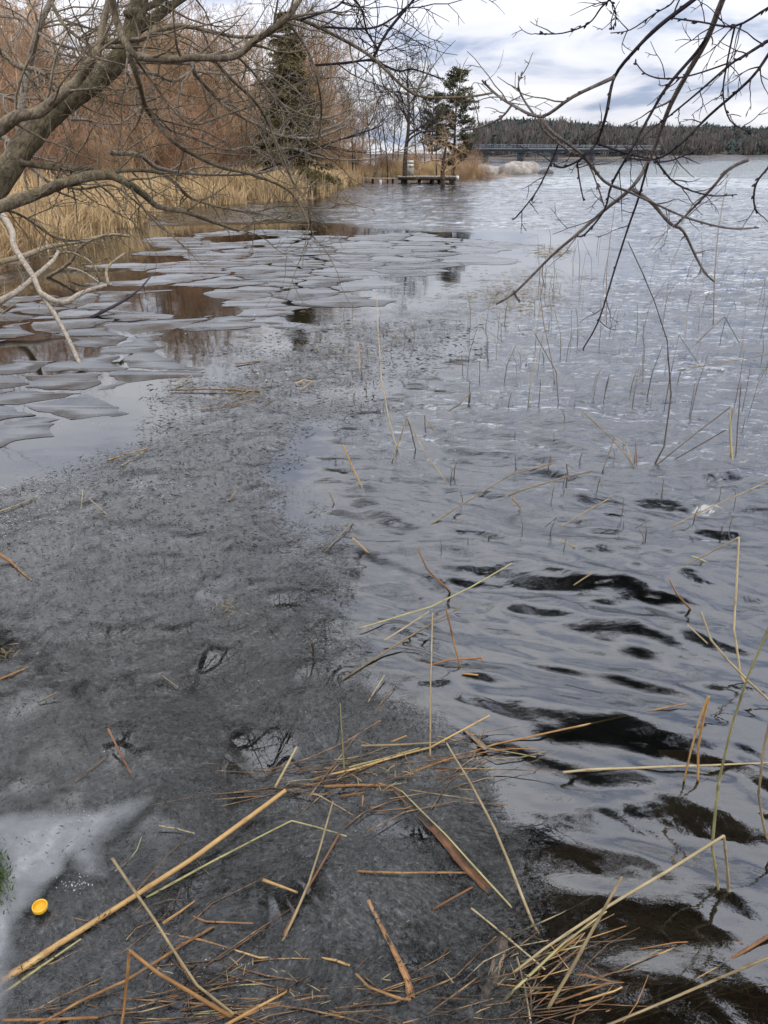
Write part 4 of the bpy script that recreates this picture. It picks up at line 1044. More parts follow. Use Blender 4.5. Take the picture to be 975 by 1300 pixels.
# ------------------------------------------------------------------ reeds in the water, one by one
def reed(px3, w0, w1, mt, label, name='reed', cat='reed', group=None, node=0.24, flat=False):
    px3 = [(x, y, z - 0.013 + random.uniform(-.009, .004) if 0.01 < z <= 0.045 else z) for x, y, z in px3]     # lie bedded in the slush
    P = [at(x, y, z) for x, y, z in px3]; n = len(P)
    cum_ = [0]
    for a, b in zip(P, P[1:]): cum_.append(cum_[-1] + (b - a).length)
    tot = cum_[-1]; pts, rad = [], []; s = 0; st = max(0.012, tot / 60)
    nxt = node * random.uniform(.2, 1)
    ss = list(np.arange(0, tot, st)) + cum_[1:]; ss = sorted(set(round(float(v), 5) for v in ss))
    ph = random.uniform(0, 6); jn = []; al = []
    for v in ss:
        i = min(max(np.searchsorted(cum_, v, 'right') - 1, 0), n - 2); f_ = (v - cum_[i]) / max(1e-6, cum_[i + 1] - cum_[i])
        p = P[i].lerp(P[i + 1], min(1, max(0, f_))); t = v / tot
        r = (w0 + (w1 - w0) * t) * (0.30 if not flat else 0.38) * depth(p) / F * (1 + 0.10 * math.sin(v * 9 + ph))
        j = 0.0
        if v >= nxt: r *= 1.22; j = 1.0; nxt += node * random.uniform(.7, 1.3)
        wig = 0.18 * r * math.sin(v * 13 + ph) + 0.12 * r * math.sin(v * 31 + ph * 2)
        pts.append(p + Vector((wig, wig * .5, wig * .6))); rad.append(r); jn.append(j); al.append(v + ph)
    o0 = P[0].copy(); mb = MB()
    pts = [p - o0 for p in pts]; n_ = len(pts)
    if flat:                                       # a leaf: folded, frayed strip with thickness
        V = []; kk = 4
        for i in range(n_):
            d = (pts[min(i + 1, n_ - 1)] - pts[max(i - 1, 0)]).normalized(); sdv = Vector((0, 0, 1)).cross(d).normalized()
            r = rad[i]; V += [pts[i] + sdv * r * random.uniform(.8, 1.1) + Vector((0, 0, r * .22)), pts[i] + Vector((0, 0, r * .02)), pts[i] - sdv * r * random.uniform(.8, 1.1) + Vector((0, 0, r * .3)), pts[i] - Vector((0, 0, r * .12))]
        Q = [(i * 4 + a, i * 4 + (a + 1) % 4, i * 4 + 4 + (a + 1) % 4, i * 4 + 4 + a) for i in range(n_ - 1) for a in range(4)]
        mb.add([tuple(v) for v in V], Q, [(0, 1, 2), (0, 2, 3)])
        o = mb.obj(name, M[mt], smooth=False)
    else:
        kk = 7
        mb.tube(pts, rad, 7); o = mb.obj(name, M[mt])
    for nm, val in (('along', np.repeat(al, kk)), ('round', np.tile(np.arange(kk) * 1.0, n_)), ('joint', np.repeat(jn, kk))):
        o.data.attributes.new(nm, 'FLOAT', 'POINT').data.foreach_set('value', np.asarray(val, np.float32))
    o.location = o0
    return tag(o, label, cat, group)
L0 = 0.024
FG = [
 ([(-14, 1256, L0), (40, 1222, L0), (74, 1199, L0), (164, 1142, .03), (246, 1089, .035), (320, 1035, .04), (363, 1003, .05)], 15, 8, 'reed_gold', 'longest thick golden reed lying diagonally across the lower left ice'),
 ([(-10, 1272, .02), (45, 1232, .024), (103, 1192, .03)], 7, 3.5, 'reed_green', 'thin yellow green reed just below the longest golden one at left'),
 ([(185, 1140, .02), (267, 1095, .03), (330, 1062, .035), (370, 1042, .04), (402, 1050, .03), (440, 1062, .02)], 5, 3.5, 'reed_green', 'pale green kinked reed running beside the longest golden one'),
 ([(142, 1090, .10), (201, 1175, .07), (250, 1251, .04), (297, 1288, .03)], 5.5, 6.5, 'reed_pale', 'straight pale stem slanting down over the golden reeds at lower left'),
 ([(150, 1330, .0), (157, 1285, .05), (164, 1207, .16), (201, 1236, .12), (250, 1265, .07), (296, 1291, .03)], 6.5, 8.5, 'reed_gold', 'sharply bent orange reed standing at the lower left'),
 ([(30, 1312, .03), (100, 1272, .03), (160, 1245, .03), (246, 1191, .03), (272, 1176, .03)], 7, 5, 'reed_gold', 'long amber reed passing behind the bent orange one'),
 ([(4, 1295, .03), (60, 1294, .03), (124, 1292, .03)], 7, 6.5, 'reed_gold', 'short level golden reed in the bottom left corner'),
 ([(191, 1183, .02), (254, 1193, .02), (324, 1214, .02), (367, 1216, .02)], 5, 3.5, 'reed_brown', 'thin rusty reed half sunk right of the pale slanting stem'),
 ([(235, 1160, .02), (262, 1170, .02), (322, 1172, .02)], 4, 4, 'reed_brown', 'short brown crooked reed above the rusty half sunk one'),
 ([(207, 1172, .024), (228, 1158, .03), (247, 1144, .03)], 7, 3, 'reed_gold', 'stubby yellow reed piece by the crooked brown one'),
 ([(334, 1117, .03), (356, 1125, .03), (378, 1133, .024)], 7, 5, 'reed_gold', 'short orange reed piece left of the crossed stems'),
 ([(357, 1198, .02), (375, 1160, .03), (392, 1121, .04), (408, 1070, .05), (423, 1017, .06)], 5.5, 3.5, 'reed_pale', 'upright tan stem of the crossed pair in the lower middle'),
 ([(359, 1188, .02), (392, 1126, .03), (431, 1058, .03)], 6, 4, 'reed_brown', 'darker brown stem of the crossed pair in the lower middle'),
 ([(349, 1000, .03), (364, 972, .06), (377, 948, .09)], 5.5, 4.5, 'reed_pale', 'short straw stub sticking up beside the end of the longest reed'),
 ([(137, 925, .05), (152, 955, .03), (171, 990, .024)], 5, 5, 'reed_brown', 'straight red brown twig lying alone on the grey slush'),
 ([(96, 992, .02), (115, 976, .02), (135, 961, .02)], 9, 6, 'leaf_tan', 'faded tan leaf scrap left of the red brown twig'),
 ([(201, 1048, .024), (225, 1052, .024), (247, 1058, .024)], 4.5, 3, 'reed_pale', 'small pale straw right of the milky ice'),
 ([(285, 1302, .03), (330, 1277, .04), (360, 1261, .03), (392, 1244, .02)], 8, 4, 'reed_gold', 'golden reed rising from the bottom edge below the crossed pair'),
 ([(240, 1300, .02), (300, 1287, .02), (402, 1265, .02), (505, 1265, .02), (605, 1269, .02)], 5.5, 3.5, 'reed_brown', 'long brown reed lying level near the bottom edge'),
 ([(260, 1312, .03), (330, 1282, .02), (400, 1250, .015), (470, 1240, .015)], 4.5, 3, 'reed_brown', 'thin dull reed crossing above the long level brown one'),
 ([(452, 1236, .05), (468, 1253, .04), (505, 1267, .03), (526, 1270, .024)], 4, 7, 'reed_gold', 'curved yellow reed meeting the rusty leaf near the bottom'),
 ([(290, 1204, .02), (329, 1216, .024), (362, 1216, .02)], 4, 3.5, 'reed_gold', 'thin gold reed bit left of the yellow scrap in the lower middle'),
 ([(402, 1215, .024), (425, 1219, .028), (444, 1226, .024)], 4, 5.5, 'reed_gold', 'small yellow reed scrap alone in the lower middle'),
 ([(448, 1275, .02), (478, 1277, .024)], 5, 5, 'reed_gold', 'tiny gold reed chip under the long level brown reed'),
 ([(454, 1106, .03), (513, 1108, .028), (573, 1108, .024), (657, 1108, .015)], 5.5, 3.5, 'reed_gold', 'slim yellow reed lying level across the lower middle'),
 ([(549, 1155, .024), (575, 1140, .03), (600, 1126, .03)], 6, 4.5, 'reed_brown', 'short rusty reed below the slim level yellow one'),
 ([(494, 1186, .02), (520, 1168, .024)], 4, 3, 'reed_pale', 'tiny pale straw touching the rusty leaf'),
 ([(567, 943, .16), (595, 990, .13), (628, 1052, .09), (653, 1113, .05), (677, 1171, .02), (700, 1216, -.02)], 4, 6.5, 'reed_pale', 'long curving straw stem right of the broad brown leaf'),
 ([(349, 994, .02), (413, 998, .02), (497, 998, .02), (605, 1003, .01)], 5, 3, 'reed_brown', 'brown reed forming the lower edge of the floating raft'),
 ([(412, 998, .03), (455, 997, .03), (500, 998, .03)], 7, 5, 'reed_gold', 'short thick yellow reed on the floating raft'),
 ([(394, 990, .02), (450, 976, .03), (497, 962, .03), (546, 949, .035), (622, 908, .05)], 6, 3, 'reed_gold', 'golden reed rising to the right across the raft'),
 ([(497, 990, .02), (563, 966, .02), (628, 945, .02), (711, 927, .02), (808, 906, .02), (872, 893, .02)], 5, 3.5, 'reed_gold', 'very long thin reed reaching from the raft to open water at right'),
 ([(458, 947, .03), (515, 945, .03), (565, 942, .03)], 4, 3, 'reed_pale', 'pale level straw at the top of the raft'),
 ([(443, 974, .03), (490, 962, .03), (532, 950, .03)], 4.5, 3.5, 'reed_green', 'short olive straw inside the raft'),
 ([(432, 1011, .024), (470, 1005, .024), (500, 1003, .024)], 4.5, 4, 'reed_gold', 'short yellow straw under the raft'),
 ([(520, 1003, .02), (580, 1012, .01), (640, 1022, .005)], 3.5, 2.5, 'reed_pale', 'grey straw trailing right below the raft'),
 ([(400, 985, .02), (460, 972, .02), (540, 964, .02)], 6, 3, 'reed_brown', 'flattened brown reed in the middle of the raft'),
 ([(497, 942, .04), (516, 934, .05)], 4, 3, 'reed_gold', 'tiny yellow chip above the raft'),
 ([(459, 1030, .02), (461, 1010, .04)], 3.5, 3, 'reed_gold', 'tiny upright straw hanging below the raft'),
 ([(546, 975, -.03), (546, 935, .07), (547, 860, .24), (549, 778, .40)], 4.5, 2.5, 'reed_pale', 'tall thin upright stem above the floating raft'),
 ([(437, 980, .0), (435, 945, .08), (432, 893, .19)], 4, 2.5, 'reed_green', 'thin upright stem left of the raft'),
 ([(612, 1262, .0), (650, 1236, .02), (690, 1205, .06), (773, 1150, .13), (850, 1104, .2), (919, 1061, .27), (922, 1095, .15), (926, 1135, .0), (927, 1142, -.04)], 5, 7, 'reed_pale', 'long straw reed bent down sharply at its right end'),
 ([(696, 1280, .03), (727, 1227, .10), (769, 1150, .2), (790, 1113, .25)], 7.5, 5.5, 'reed_pale', 'straight pale stick leaning across the long bent reed'),
 ([(917, 1150, -.04), (913, 1135, .0), (904, 1077, .13), (908, 1030, .24), (913, 992, .32), (928, 925, .48), (950, 857, .62), (990, 765, .8)], 6, 5, 'reed_green', 'tall greenish stem leaning out of the frame at lower right'),
 ([(868, 998, -.04), (869, 990, .0), (877, 954, .09), (887, 915, .18), (899, 884, .25)], 5, 4.5, 'reed_gold', 'left stem of the yellow fork in the water at right'),
 ([(887, 998, -.04), (886, 990, .0), (886, 950, .09), (893, 912, .18), (900, 884, .25)], 5.5, 5, 'reed_gold', 'right stem of the yellow fork in the water at right'),
 ([(984, 1085, -.02), (972, 1060, .05), (963, 1008, .18), (968, 960, .3), (982, 890, .45)], 6, 5, 'reed_pale', 'dark based stem standing at the right edge'),
 ([(715, 980, .01), (750, 977, .012), (785, 976, .014), (880, 972, .014), (990, 968, .014)], 6, 3.5, 'reed_pale', 'long level reed floating right of the raft'),
 ([(760, 1306, .02), (850, 1269, .03), (910, 1243, .04), (985, 1212, .06)], 6, 5.5, 'reed_pale', 'pale reed slanting across the bottom right corner'),
 ([(704, 1274, .0), (769, 1250, .0), (830, 1232, -.01), (888, 1215, -.01), (954, 1187, -.01)], 5, 7, 'reed_gold', 'orange reed just awash above the pale corner one'),
 ([(685, 1238, -.01), (742, 1238, .0), (781, 1248, .0), (830, 1249, .0), (885, 1246, .0), (919, 1223, .0), (985, 1183, .01)], 4.5, 8, 'reed_brown', 'wavy rusty reed awash in the lower right'),
 ([(804, 1233, -.005), (831, 1215, -.005), (856, 1205, -.005)], 7, 10, 'reed_gold', 'short orange leaf tip awash in the lower right'),
 ([(598, 1153, .03), (646, 1192, .03), (692, 1231, .02)], 4, 4, 'reed_pale', 'thin grey straw crossing toward the long bent reed'),
 ([(656, 1215, .03), (666, 1255, .02), (675, 1305, .02)], 4.5, 4, 'reed_pale', 'thin straw running down to the bottom edge in the middle'),
 ([(935, 1219, -.02), (948, 1255, -.02), (962, 1310, -.02)], 6, 6, 'reed_brown', 'brown sunken stem at the bottom right'),
 ([(625, 1284, .0), (660, 1250, .01), (715, 1198, .03), (770, 1157, .06)], 7, 3.5, 'reed_green', 'olive reed bundled under the long bent reed'),
 ([(648, 1262, .0), (690, 1222, .01), (740, 1185, .03)], 4, 3, 'reed_gold', 'short yellow straw bundled beside the olive reed'),
 ([(735, 1272, .0), (780, 1258, .01), (790, 1253, .01)], 5, 4, 'reed_gold', 'yellow reed end just right of the pale stick foot'),
 ([(938, 682, .44), (935, 740, .31), (932, 800, .17), (940, 857, .04), (956, 886, -.04)], 4, 6, 'reed_pale', 'tall dark golden reed snapped at its top at right'),
 ([(938, 682, .44), (895, 705, .33), (868, 718, .27)], 3.5, 2.5, 'reed_pale', 'broken straw tip hanging from the snapped tall reed'),
 ([(890, 777, .22), (903, 813, .17), (923, 837, .12), (950, 864, .06), (990, 903, -.02)], 3.5, 6, 'reed_pale', 'pale curved reed crossing the snapped tall reed'),
 ([(873, 793, .1), (898, 817, .06)], 3.5, 3, 'reed_pale', 'short straw left of the pale curved reed'),
 ([(850, 735, .12), (860, 755, .07), (875, 772, .0), (878, 776, -.04)], 4, 5, 'reed_gold', 'short kinked reed standing in ripples left of the snapped one'),
 ([(878, 706, .05), (898, 714, .0)], 4, 4, 'reed_green', 'tiny olive stub by the hanging broken tip'),
 ([(728, 743, .0), (752, 727, .05)], 3.5, 4, 'reed_pale', 'tiny straw poking out in mid water'),
 ([(705, 686, .01), (716, 690, .02), (729, 696, .01)], 4, 7, 'reed_green', 'small yellow green leaf floating on ripples'),
 ([(711, 669, .01), (740, 652, .04), (773, 633, .08)], 2.5, 2.8, 'reed_pale', 'thin pale straw resting on ripples above the small leaf'),
 ([(850, 670, .01), (900, 645, .05), (940, 627, .08), (985, 607, .12)], 2.5, 3, 'reed_pale', 'thin pale straw slanting to the right edge'),
 ([(645, 630, .05), (660, 623, .08), (717, 606, .1), (752, 598, .12)], 3.5, 3.5, 'reed_pale', 'pale arched straw in the middle distance'),
 ([(650, 632, .06), (661, 645, .0)], 3.5, 3.5, 'reed_gold', 'short golden stub under the pale arched straw'),
 ([(543, 668, .01), (608, 627, .06), (650, 602, .1), (702, 588, .13)], 3, 3, 'reed_pale', 'long pale straw slanting up left of the arched one'),
 ([(530, 697, .16), (542, 723, .09), (568, 748, .0), (571, 752, -.03)], 3.5, 4.5, 'reed_gold', 'kinked golden reed standing by the wet stone'),
 ([(447, 683, .07), (468, 702, .0), (470, 705, -.03)], 3.5, 3.5, 'reed_gold', 'short golden reed leaning at the slush edge'),
 ([(417, 623, .06), (425, 640, .0), (426, 643, -.03)], 3, 3, 'reed_pale', 'tiny pale stub at the slush edge further back'),
 ([(435, 565, .18), (448, 595, .09), (462, 623, .0), (463, 627, -.03)], 3.5, 3.5, 'reed_gold', 'golden leaning reed behind the tiny stub'),
 ([(413, 700, .01), (448, 663, .03)], 2.2, 2.2, 'reed_pale', 'hair thin straw lying at the slush edge'),
 ([(458, 797, .01), (498, 785, .015), (548, 770, .03), (600, 744, .05), (650, 715, .08)], 3.5, 2.5, 'reed_green', 'long thin olive straw behind the wet stone'),
 ([(488, 813, .01), (515, 796, .03), (545, 776, .05)], 3.5, 3, 'reed_pale', 'middle pale straw of the three by the slush edge'),
 ([(434, 863, .02), (512, 813, .03), (550, 790, .04), (587, 770, .05)], 4.5, 3, 'reed_pale', 'longest pale straw of the three by the slush edge'),
 ([(566, 773, .18), (575, 810, .08), (584, 846, .0), (585, 850, -.04)], 3.5, 4.5, 'reed_gold', 'upright golden stem by the three straws'),
 ([(537, 847, .0), (568, 838, .02), (612, 835, .03), (614, 840, .01)], 3.5, 4, 'reed_brown', 'red brown straw floating below the upright golden stem'),
 ([(587, 855, .01), (607, 857, .01)], 5, 4, 'reed_gold', 'small bright yellow reed chip on dark water'),
 ([(467, 892, .01), (477, 875, .02), (488, 857, .03)], 3, 2.5, 'reed_pale', 'little pale straw on the slush below the straws'),
 ([(397, 832, -.02), (397, 826, .01), (396, 816, .05)], 6, 4, 'reed_dark', 'dark green stub standing in the slush'),
 ([(348, 668, .02), (360, 678, .02), (378, 682, .015)], 3.5, 3, 'reed_pale', 'faded kinked straw frozen in the slush'),
 ([(504, 570, -.03), (503, 566, .0), (493, 530, .12), (484, 480, .28), (480, 420, .5), (478, 372, .68)], 3, 1.6, 'reed_pale', 'tall thin stem rising from mid water left of the bent trio'),
 ([(497, 588, -.03), (499, 583, .0), (508, 556, .08), (517, 530, .17)], 2.6, 2.6, 'reed_pale', 'left leg of the bent trio in mid water'),
 ([(528, 571, -.03), (527, 567, .0), (522, 548, .09), (517, 530, .17)], 2.6, 2.6, 'reed_dark', 'middle leg of the bent trio in mid water'),
 ([(517, 530, .17), (538, 573, .07), (568, 613, .0)], 2.4, 2.4, 'reed_pale', 'long right leg of the bent trio in mid water'),
 ([(568, 523, .02), (585, 512, .06), (597, 498, .1), (596, 512, .03)], 3, 3, 'reed_pale', 'pale reed bent over in mid water'),
 ([(539, 527, .08), (540, 546, .0), (541, 549, -.02)], 2.4, 2.4, 'reed_dark', 'dark upright stub left of the pale bent reed'),
 ([(541, 533, .06), (551, 547, .0)], 2, 2, 'reed_pale', 'short slanting straw against the dark stub'),
 ([(458, 475, -.03), (457, 470, .0), (455, 435, .14)], 2.6, 2, 'reed_gold', 'brownish upright stem at the edge of the brash ice'),
 ([(797, 307, 1.13), (815, 345, .98), (830, 380, .83), (847, 433, .62), (852, 500, .36), (843, 567, .1), (831, 590, .0), (829, 596, -.04)], 1.8, 3.6, 'reed_dark', 'tallest thin curved stem arching left over mid water'),
 ([(829, 594, .0), (880, 553, .13), (927, 517, .26)], 2.8, 2.4, 'reed_dark', 'dark straw slanting up from the foot of the tallest stem'),
 ([(857, 583, .01), (890, 564, .08), (921, 546, .15)], 2.4, 2.2, 'reed_dark', 'second dark straw parallel to the slanting one'),
 ([(930, 590, -.04), (930, 584, .0), (928, 550, .1), (926, 517, .22)], 3.4, 3, 'reed_green', 'thick greenish stem in the clump at right'),
 ([(934, 586, -.02), (936, 545, .13), (941, 487, .34)], 2.6, 2, 'reed_dark', 'taller dark stem in the clump at right'),
 ([(928, 585, -.02), (926, 545, .11), (931, 520, .2)], 2.4, 2, 'reed_gold', 'golden stem in the clump at right'),
 ([(740, 523, .18), (780, 560, .07), (805, 591, .0)], 2.4, 3.2, 'reed_pale', 'pale straw leaning left in the middle clump'),
 ([(764, 600, -.03), (766, 596, .0), (780, 555, .12)], 2.6, 2.2, 'reed_dark', 'dark stem of the middle clump'),
 ([(780, 555, .12), (795, 565, .08), (803, 590, .0)], 2, 2, 'reed_pale', 'thin bent straw of the middle clump'),
 ([(809, 593, -.03), (808, 588, .0), (807, 562, .08)], 3, 2.4, 'reed_brown', 'short rusty stem of the middle clump'),
 ([(816, 496, -.03), (816, 490, .0), (817, 413, .29)], 2, 1.6, 'reed_dark', 'thin straight stem left of the tallest curved one'),
 ([(705, 490, -.03), (704, 484, .0), (700, 455, .1), (690, 410, .29), (686, 370, .44), (684, 325, .65)], 2, 1.2, 'reed_dark', 'tall hair thin stem standing in the brash'),
 ([(770, 412, .0), (770, 345, .36), (775, 300, .6), (785, 230, .95)], 1.5, 1, 'reed_dark', 'faint thin stem far out under the hanging branches'),
 ([(906, 413, -.02), (906, 405, .0), (907, 350, .33), (912, 290, .7), (926, 210, 1.15)], 1.9, 1.1, 'reed_dark', 'tallest faint stem far out at right'),
 ([(860, 470, .01), (920, 460, .04), (990, 447, .08)], 2.2, 2, 'reed_pale', 'thin level straw far out at right'),
 ([(883, 437, .0), (900, 420, .08), (920, 402, .16)], 2, 1.8, 'reed_dark', 'thin slanting straw far out at right'),
 ([(920, 402, .16), (930, 420, .09), (942, 442, .0)], 2, 1.8, 'reed_dark', 'other half of the snapped far straw at right'),
 ([(217, 495, .024), (270, 494, .026), (330, 497, .024)], 4, 3, 'reed_gold', 'long golden straw on the ice left of the brash'),
 ([(222, 489, .03), (238, 480, .04), (244, 477, .04)], 2.4, 2, 'reed_pale', 'thin pale straw tilted over the long golden one'),
 ([(255, 520, .024), (285, 517, .026), (320, 508, .024)], 3.5, 2.5, 'reed_gold', 'lower golden straw on the ice left of the brash'),
 ([(290, 503, .024), (308, 500, .03), (318, 495, .03)], 3, 2, 'reed_pale', 'short straw between the two golden ones on the ice'),
 ([(300, 462, .024), (330, 458, .024)], 3.5, 3, 'reed_pale', 'pale straw lying further out on the ice'),
 ([(137, 584, .024), (160, 577, .03), (187, 569, .03)], 3.2, 2.6, 'reed_gold', 'golden straw on the ice at left'),
 ([(153, 592, .024), (182, 574, .03)], 2.2, 2, 'reed_pale', 'thin pale straw beside the golden one at left'),
 ([(-8, 652, .03), (20, 642, .03), (48, 630, .03)], 3, 2, 'reed_pale', 'pale straw at the left edge of the slush'),
 ([(-6, 700, .05), (12, 712, .04), (40, 737, .024)], 8, 3, 'reed_gold', 'orange leaf blade at the left edge'),
 ([(-4, 864, .024), (15, 856, .03), (36, 847, .03)], 5, 3, 'reed_gold', 'yellow straw at the left edge'),
 ([(50, 891, .024), (72, 879, .03)], 3, 3, 'reed_pale', 'white straw on the slush near the left edge'),
 ([(205, 857, .03), (227, 873, .024)], 2.6, 3, 'reed_pale', 'thin white straw on the slush'),
 ([(105, 624, .06), (103, 646, .024)], 2.2, 2.2, 'reed_pale', 'left of two tiny straws on the slush'),
 ([(113, 632, .05), (136, 654, .024)], 2.2, 2.6, 'reed_pale', 'right of two tiny straws on the slush'),
 ([(290, 636, .024), (299, 624, .04)], 3, 2.5, 'reed_pale', 'tiny pale leaf on the slush'),
 ([(-6, 1083, .03), (14, 1082, .03), (32, 1085, .024)], 6, 4, 'reed_gold', 'orange straw on the milky ice at the left edge'),
 ([(70, 1200, .02), (30, 1225, .022), (-6, 1246, .022)], 6, 11, 'reed_brown', 'brown sheath lying along the longest golden reed'),
]
for a in FG: reed(*a)
reed([(497, 1000, .02), (530, 1034, .024), (562, 1066, .026), (595, 1102, .026), (624, 1134, .024), (664, 1166, .0)], 9, 21, 'reed_brown', 'broad rusty brown reed leaf slanting through the lower middle', 'reed_leaf', 'leaf', flat=True)
reed([(510, 1004, .03), (566, 1060, .034), (620, 1120, .036), (650, 1152, .03)], 3, 4, 'reed_green', 'greenish rib lying on the broad rusty leaf')
reed([(468, 1142, .04), (480, 1167, .034), (493, 1195, .03), (517, 1245, .024), (527, 1290, .02)], 7, 13, 'reed_brown', 'narrow rusty leaf standing above the bottom edge', 'reed_leaf', 'leaf', flat=True)
reed([(598, 1306, .0), (620, 1254, .005), (632, 1218, .005), (642, 1178, .0)], 15, 20, 'leaf_tan', 'dull tan leaf half sunk at the bottom middle', 'reed_leaf', 'leaf', flat=True)
reed([(590, 925, .01), (606, 940, .015), (616, 952, .01)], 9, 14, 'leaf_tan', 'pale torn leaf on the right tip of the raft', 'reed_leaf', 'leaf', flat=True)
reed([(375, 487, .02), (386, 482, .04), (398, 485, .03)], 8, 6, 'reed_gold', 'tuft of golden leaf litter on the brash', 'reed_leaf', 'leaf', flat=True)
reed([(380, 496, .02), (398, 483, .05)], 3, 2, 'reed_pale', 'thin straw stuck in the golden leaf tuft')

def straws(n, cx_, cy_, sx_, sy_, a0, asp, lr, label, group, mts, w=(1.8, 3.6), z=0.014):
    for _ in range(n):
        x = cx_ + random.gauss(0, sx_); y = cy_ + random.gauss(0, sy_); a = R(random.gauss(a0, asp)); L = random.uniform(*lr); k = random.gauss(0, .16)
        pts = []
        for j in range(4):
            t = j / 3 - .5; aa = a + k * t * 2
            pts.append((x + math.cos(aa) * L * t, y - math.sin(aa) * L * t * .75, z + random.uniform(-.008, .012)))
        if random.random() < .3: pts[-1] = (pts[-2][0] + random.gauss(0, L * .2), pts[-2][1] + random.gauss(0, L * .15), z)
        reed(pts, random.uniform(*w), random.uniform(*w) * .8, random.choice(mts), label, group=group)
random.seed(99)
mm = ('reed_gold', 'reed_brown', 'reed_pale', 'reed_green', 'reed_dark')
straws(24, 500, 980, 80, 18, 12, 14, (60, 210), 'fine loose straw tangled into the floating raft', 'straws tangled in the raft', mm)
straws(34, 330, 1268, 150, 22, 14, 22, (60, 240), 'fine loose straw tangled along the bottom edge', 'straws along the bottom edge', mm)
straws(14, 690, 1235, 60, 34, 38, 26, (60, 200), 'fine loose straw tangled under the long bent reed', 'straws under the long bent reed', mm, z=0.006)
straws(12, 880, 1240, 70, 30, 22, 16, (70, 200), 'fine loose straw awash in the bottom right corner', 'straws in the bottom right corner', ('reed_brown', 'reed_gold', 'reed_dark'), z=-0.004)
straws(8, 300, 1130, 110, 50, 30, 40, (30, 110), 'fine loose straw beside the longest golden reed', 'straws beside the longest reed', mm)
mat_ = MB()
for cx_, cy_, sx_, sy_, a0, asp, n_, z_ in [(330, 1275, 170, 22, 12, 20, 44, .011), (500, 985, 85, 20, 12, 16, 24, .011), (660, 1250, 60, 35, 38, 28, 20, .006), (250, 1200, 110, 40, 20, 35, 14, .010), (880, 1250, 80, 30, 20, 18, 16, -.004)]:
    for _ in range(n_):
        x = cx_ + random.gauss(0, sx_); y = cy_ + random.gauss(0, sy_); a = R(random.gauss(a0, asp)); L = random.uniform(50, 260); k = random.gauss(0, .2)
        P_ = [at(x + math.cos(a + k * t * 2) * L * t, y - math.sin(a + k * t * 2) * L * t * .75, z_ + random.uniform(-.007, .006)) for t in (-.5, -.2, .15, .5)]
        r = random.uniform(0.0007, 0.0024); mat_.tube(P_, [r, r, r * .9, r * .6], 4)
tm = NT('mixed_wet_straw')
M['straw'] = tm.done(tm.principled(base=tm.ramp(tm.noise(tm.pos(), 9, 5, 0.7), [(0.33, (0.035, 0.022, 0.012)), (0.5, (0.16, 0.085, 0.035)), (0.68, (0.40, 0.28, 0.13))]), rough=0.5))
tag(mat_.obj('straw_mat', M['straw']), 'thin tangled mat of brown straw over the near ice', kind='stuff')
# thin reeds further out, too alike to tell apart
tiny = MB()
def stems(n, xr, yr, hr, label, group, mt=('reed_dark', 'reed_dark', 'reed_pale'), join=False):
    for _ in range(n):
        px = random.uniform(*xr); py = random.uniform(*yr); b = at(px, py)
        h = random.uniform(*hr); lx = random.gauss(0, .18) * h; ly = random.gauss(0, .15) * h
        r = random.uniform(0.0014, 0.0028) * (1 + b.y * 0.03)
        pts = [Vector((0, 0, -.05)), Vector((lx * .2, ly * .2, h * .45)), Vector((lx, ly, h))]
        if random.random() < 0.3:
            a = random.uniform(0, 6.28); q = pts[-1]; pts.append(q + Vector((math.cos(a) * h * .5, math.sin(a) * h * .5, -h * random.uniform(.1, .6))))
        if join: tiny.tube([p_ + b for p_ in pts], [r, r, r * .8] + [r * .6] * (len(pts) - 3), 4); continue
        mb = MB(); mb.tube(pts, [r, r, r * .8] + [r * .6] * (len(pts) - 3), 4)
        o = mb.obj('reed', M[random.choice(mt)]); o.location = b; tag(o, label, 'reed', group)
stems(70, (590, 985), (395, 530), (0.06, 0.5), 'thin dark reed stem standing in ripples in the far right water', 'thin reeds in the far right water')
stems(34, (640, 985), (300, 395), (0.12, 0.6), '', '', join=True)
stems(34, (560, 980), (530, 700), (0.015, 0.10), '', '', join=True)
stems(12, (420, 600), (400, 520), (0.04, 0.2), '', '', join=True)
tag(tiny.obj('reed_stubs', M['reed_dark']), 'faint scattered reed stubs poking out of the lake', kind='stuff')
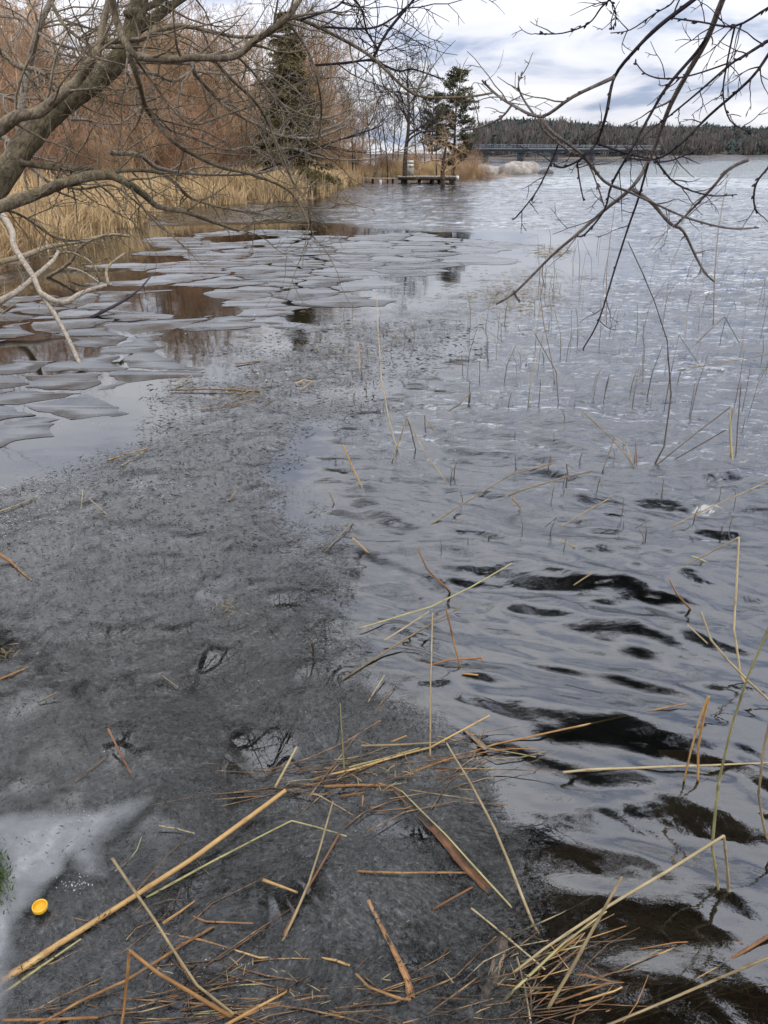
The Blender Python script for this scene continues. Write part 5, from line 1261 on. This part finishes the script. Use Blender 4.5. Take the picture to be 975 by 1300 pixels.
# litter caught in the brash
mb = MB()
for cx_, cy_, sx_, sy_, n in [(655, 375, 70, 26, 420), (700, 318, 26, 7, 110), (420, 440, 110, 35, 260), (300, 500, 45, 12, 90), (480, 985, 90, 22, 30), (330, 1240, 160, 30, 22), (650, 1240, 40, 40, 10), (8, 828, 8, 10, 14), (290, 772, 12, 10, 16)]:
    for _ in range(n):
        p = at(cx_ + random.gauss(0, sx_ * .55), cy_ + random.gauss(0, sy_ * .55), 0.017); a = random.uniform(0, 6.28)
        L = random.uniform(.012, .05) * (0.6 + p.y * .14); q = p + Vector((math.cos(a) * L, math.sin(a) * L, random.uniform(-.004, .014)))
        r = 0.0011 * (0.8 + p.y * .16); mb.tube([p, (p + q) / 2 + Vector((0, 0, .002)), q], r, 3)
tag(mb.obj('reed_litter', M['reed_pale']), 'broken bits of reed scattered on the ice', kind='stuff')

# yellow cap and moss
def mat_simple(name, c, rough=0.4):
    t = NT(name); n = t.noise(t.coord(), 40, 3)
    return t.done(t.principled(base=t.ramp(n, [(0.3, tuple(v * .85 for v in c)), (0.7, c)]), rough=rough, spec=0.4))
M['yellow'] = mat_simple('yellow_plastic', (0.70, 0.41, 0.03)); M['yellow2'] = mat_simple('yellow_plastic_inner', (0.72, 0.36, 0.01))
p = at(51, 1153, 0.018); cap = empty('bottle_cap', p); tag(cap, 'round yellow plastic cap lying on the milky ice', 'cap')
prof = [(0.0168, 0.0), (0.0172, 0.002), (0.0172, 0.009), (0.0165, 0.0105), (0.0148, 0.0108), (0.0142, 0.0095), (0.0142, 0.003)]
k = 28; V = [(r * math.cos(a), r * math.sin(a), z) for r, z in prof for a in np.arange(k) * 2 * math.pi / k]
Q = [(i * k + j, i * k + (j + 1) % k, (i + 1) * k + (j + 1) % k, (i + 1) * k + j) for i in range(len(prof) - 1) for j in range(k)]
mb = MB(); mb.add(V, Q); mb.obj('rim', M['yellow'], cap)
V = [(0, 0, 0.0045)] + [(0.0141 * math.cos(a), 0.0141 * math.sin(a), 0.004) for a in np.arange(k) * 2 * math.pi / k]
mb = MB(); mb.add(V, None, [(0, 1 + j, 1 + (j + 1) % k) for j in range(k)]); mb.obj('inner_disc', M['yellow2'], cap)
cap.rotation_euler = (0.05, 0.08, 0)
M['moss'] = mat_twig('green_moss', (0.02, 0.035, 0.010), (0.09, 0.13, 0.045))
pts_ = []
for _ in range(900):
    q = at(-14 + random.gauss(0, 13), 1118 + random.gauss(0, 24), 0.024); pts_.append(tuple(q))
o = blades('moss_clump', 'bright green mossy clump at the left edge of the milky ice', pts_, 0.008, 0.03, M['moss'], 0.0016, 0.6)
o['kind'] = 'thing'; o['category'] = 'moss'
for o in bpy.data.objects:
    if o.parent is not None and o.name.split('.')[0] in ('twigs', 'crown', 'stems', 'limbs'): o['kind'] = 'stuff'
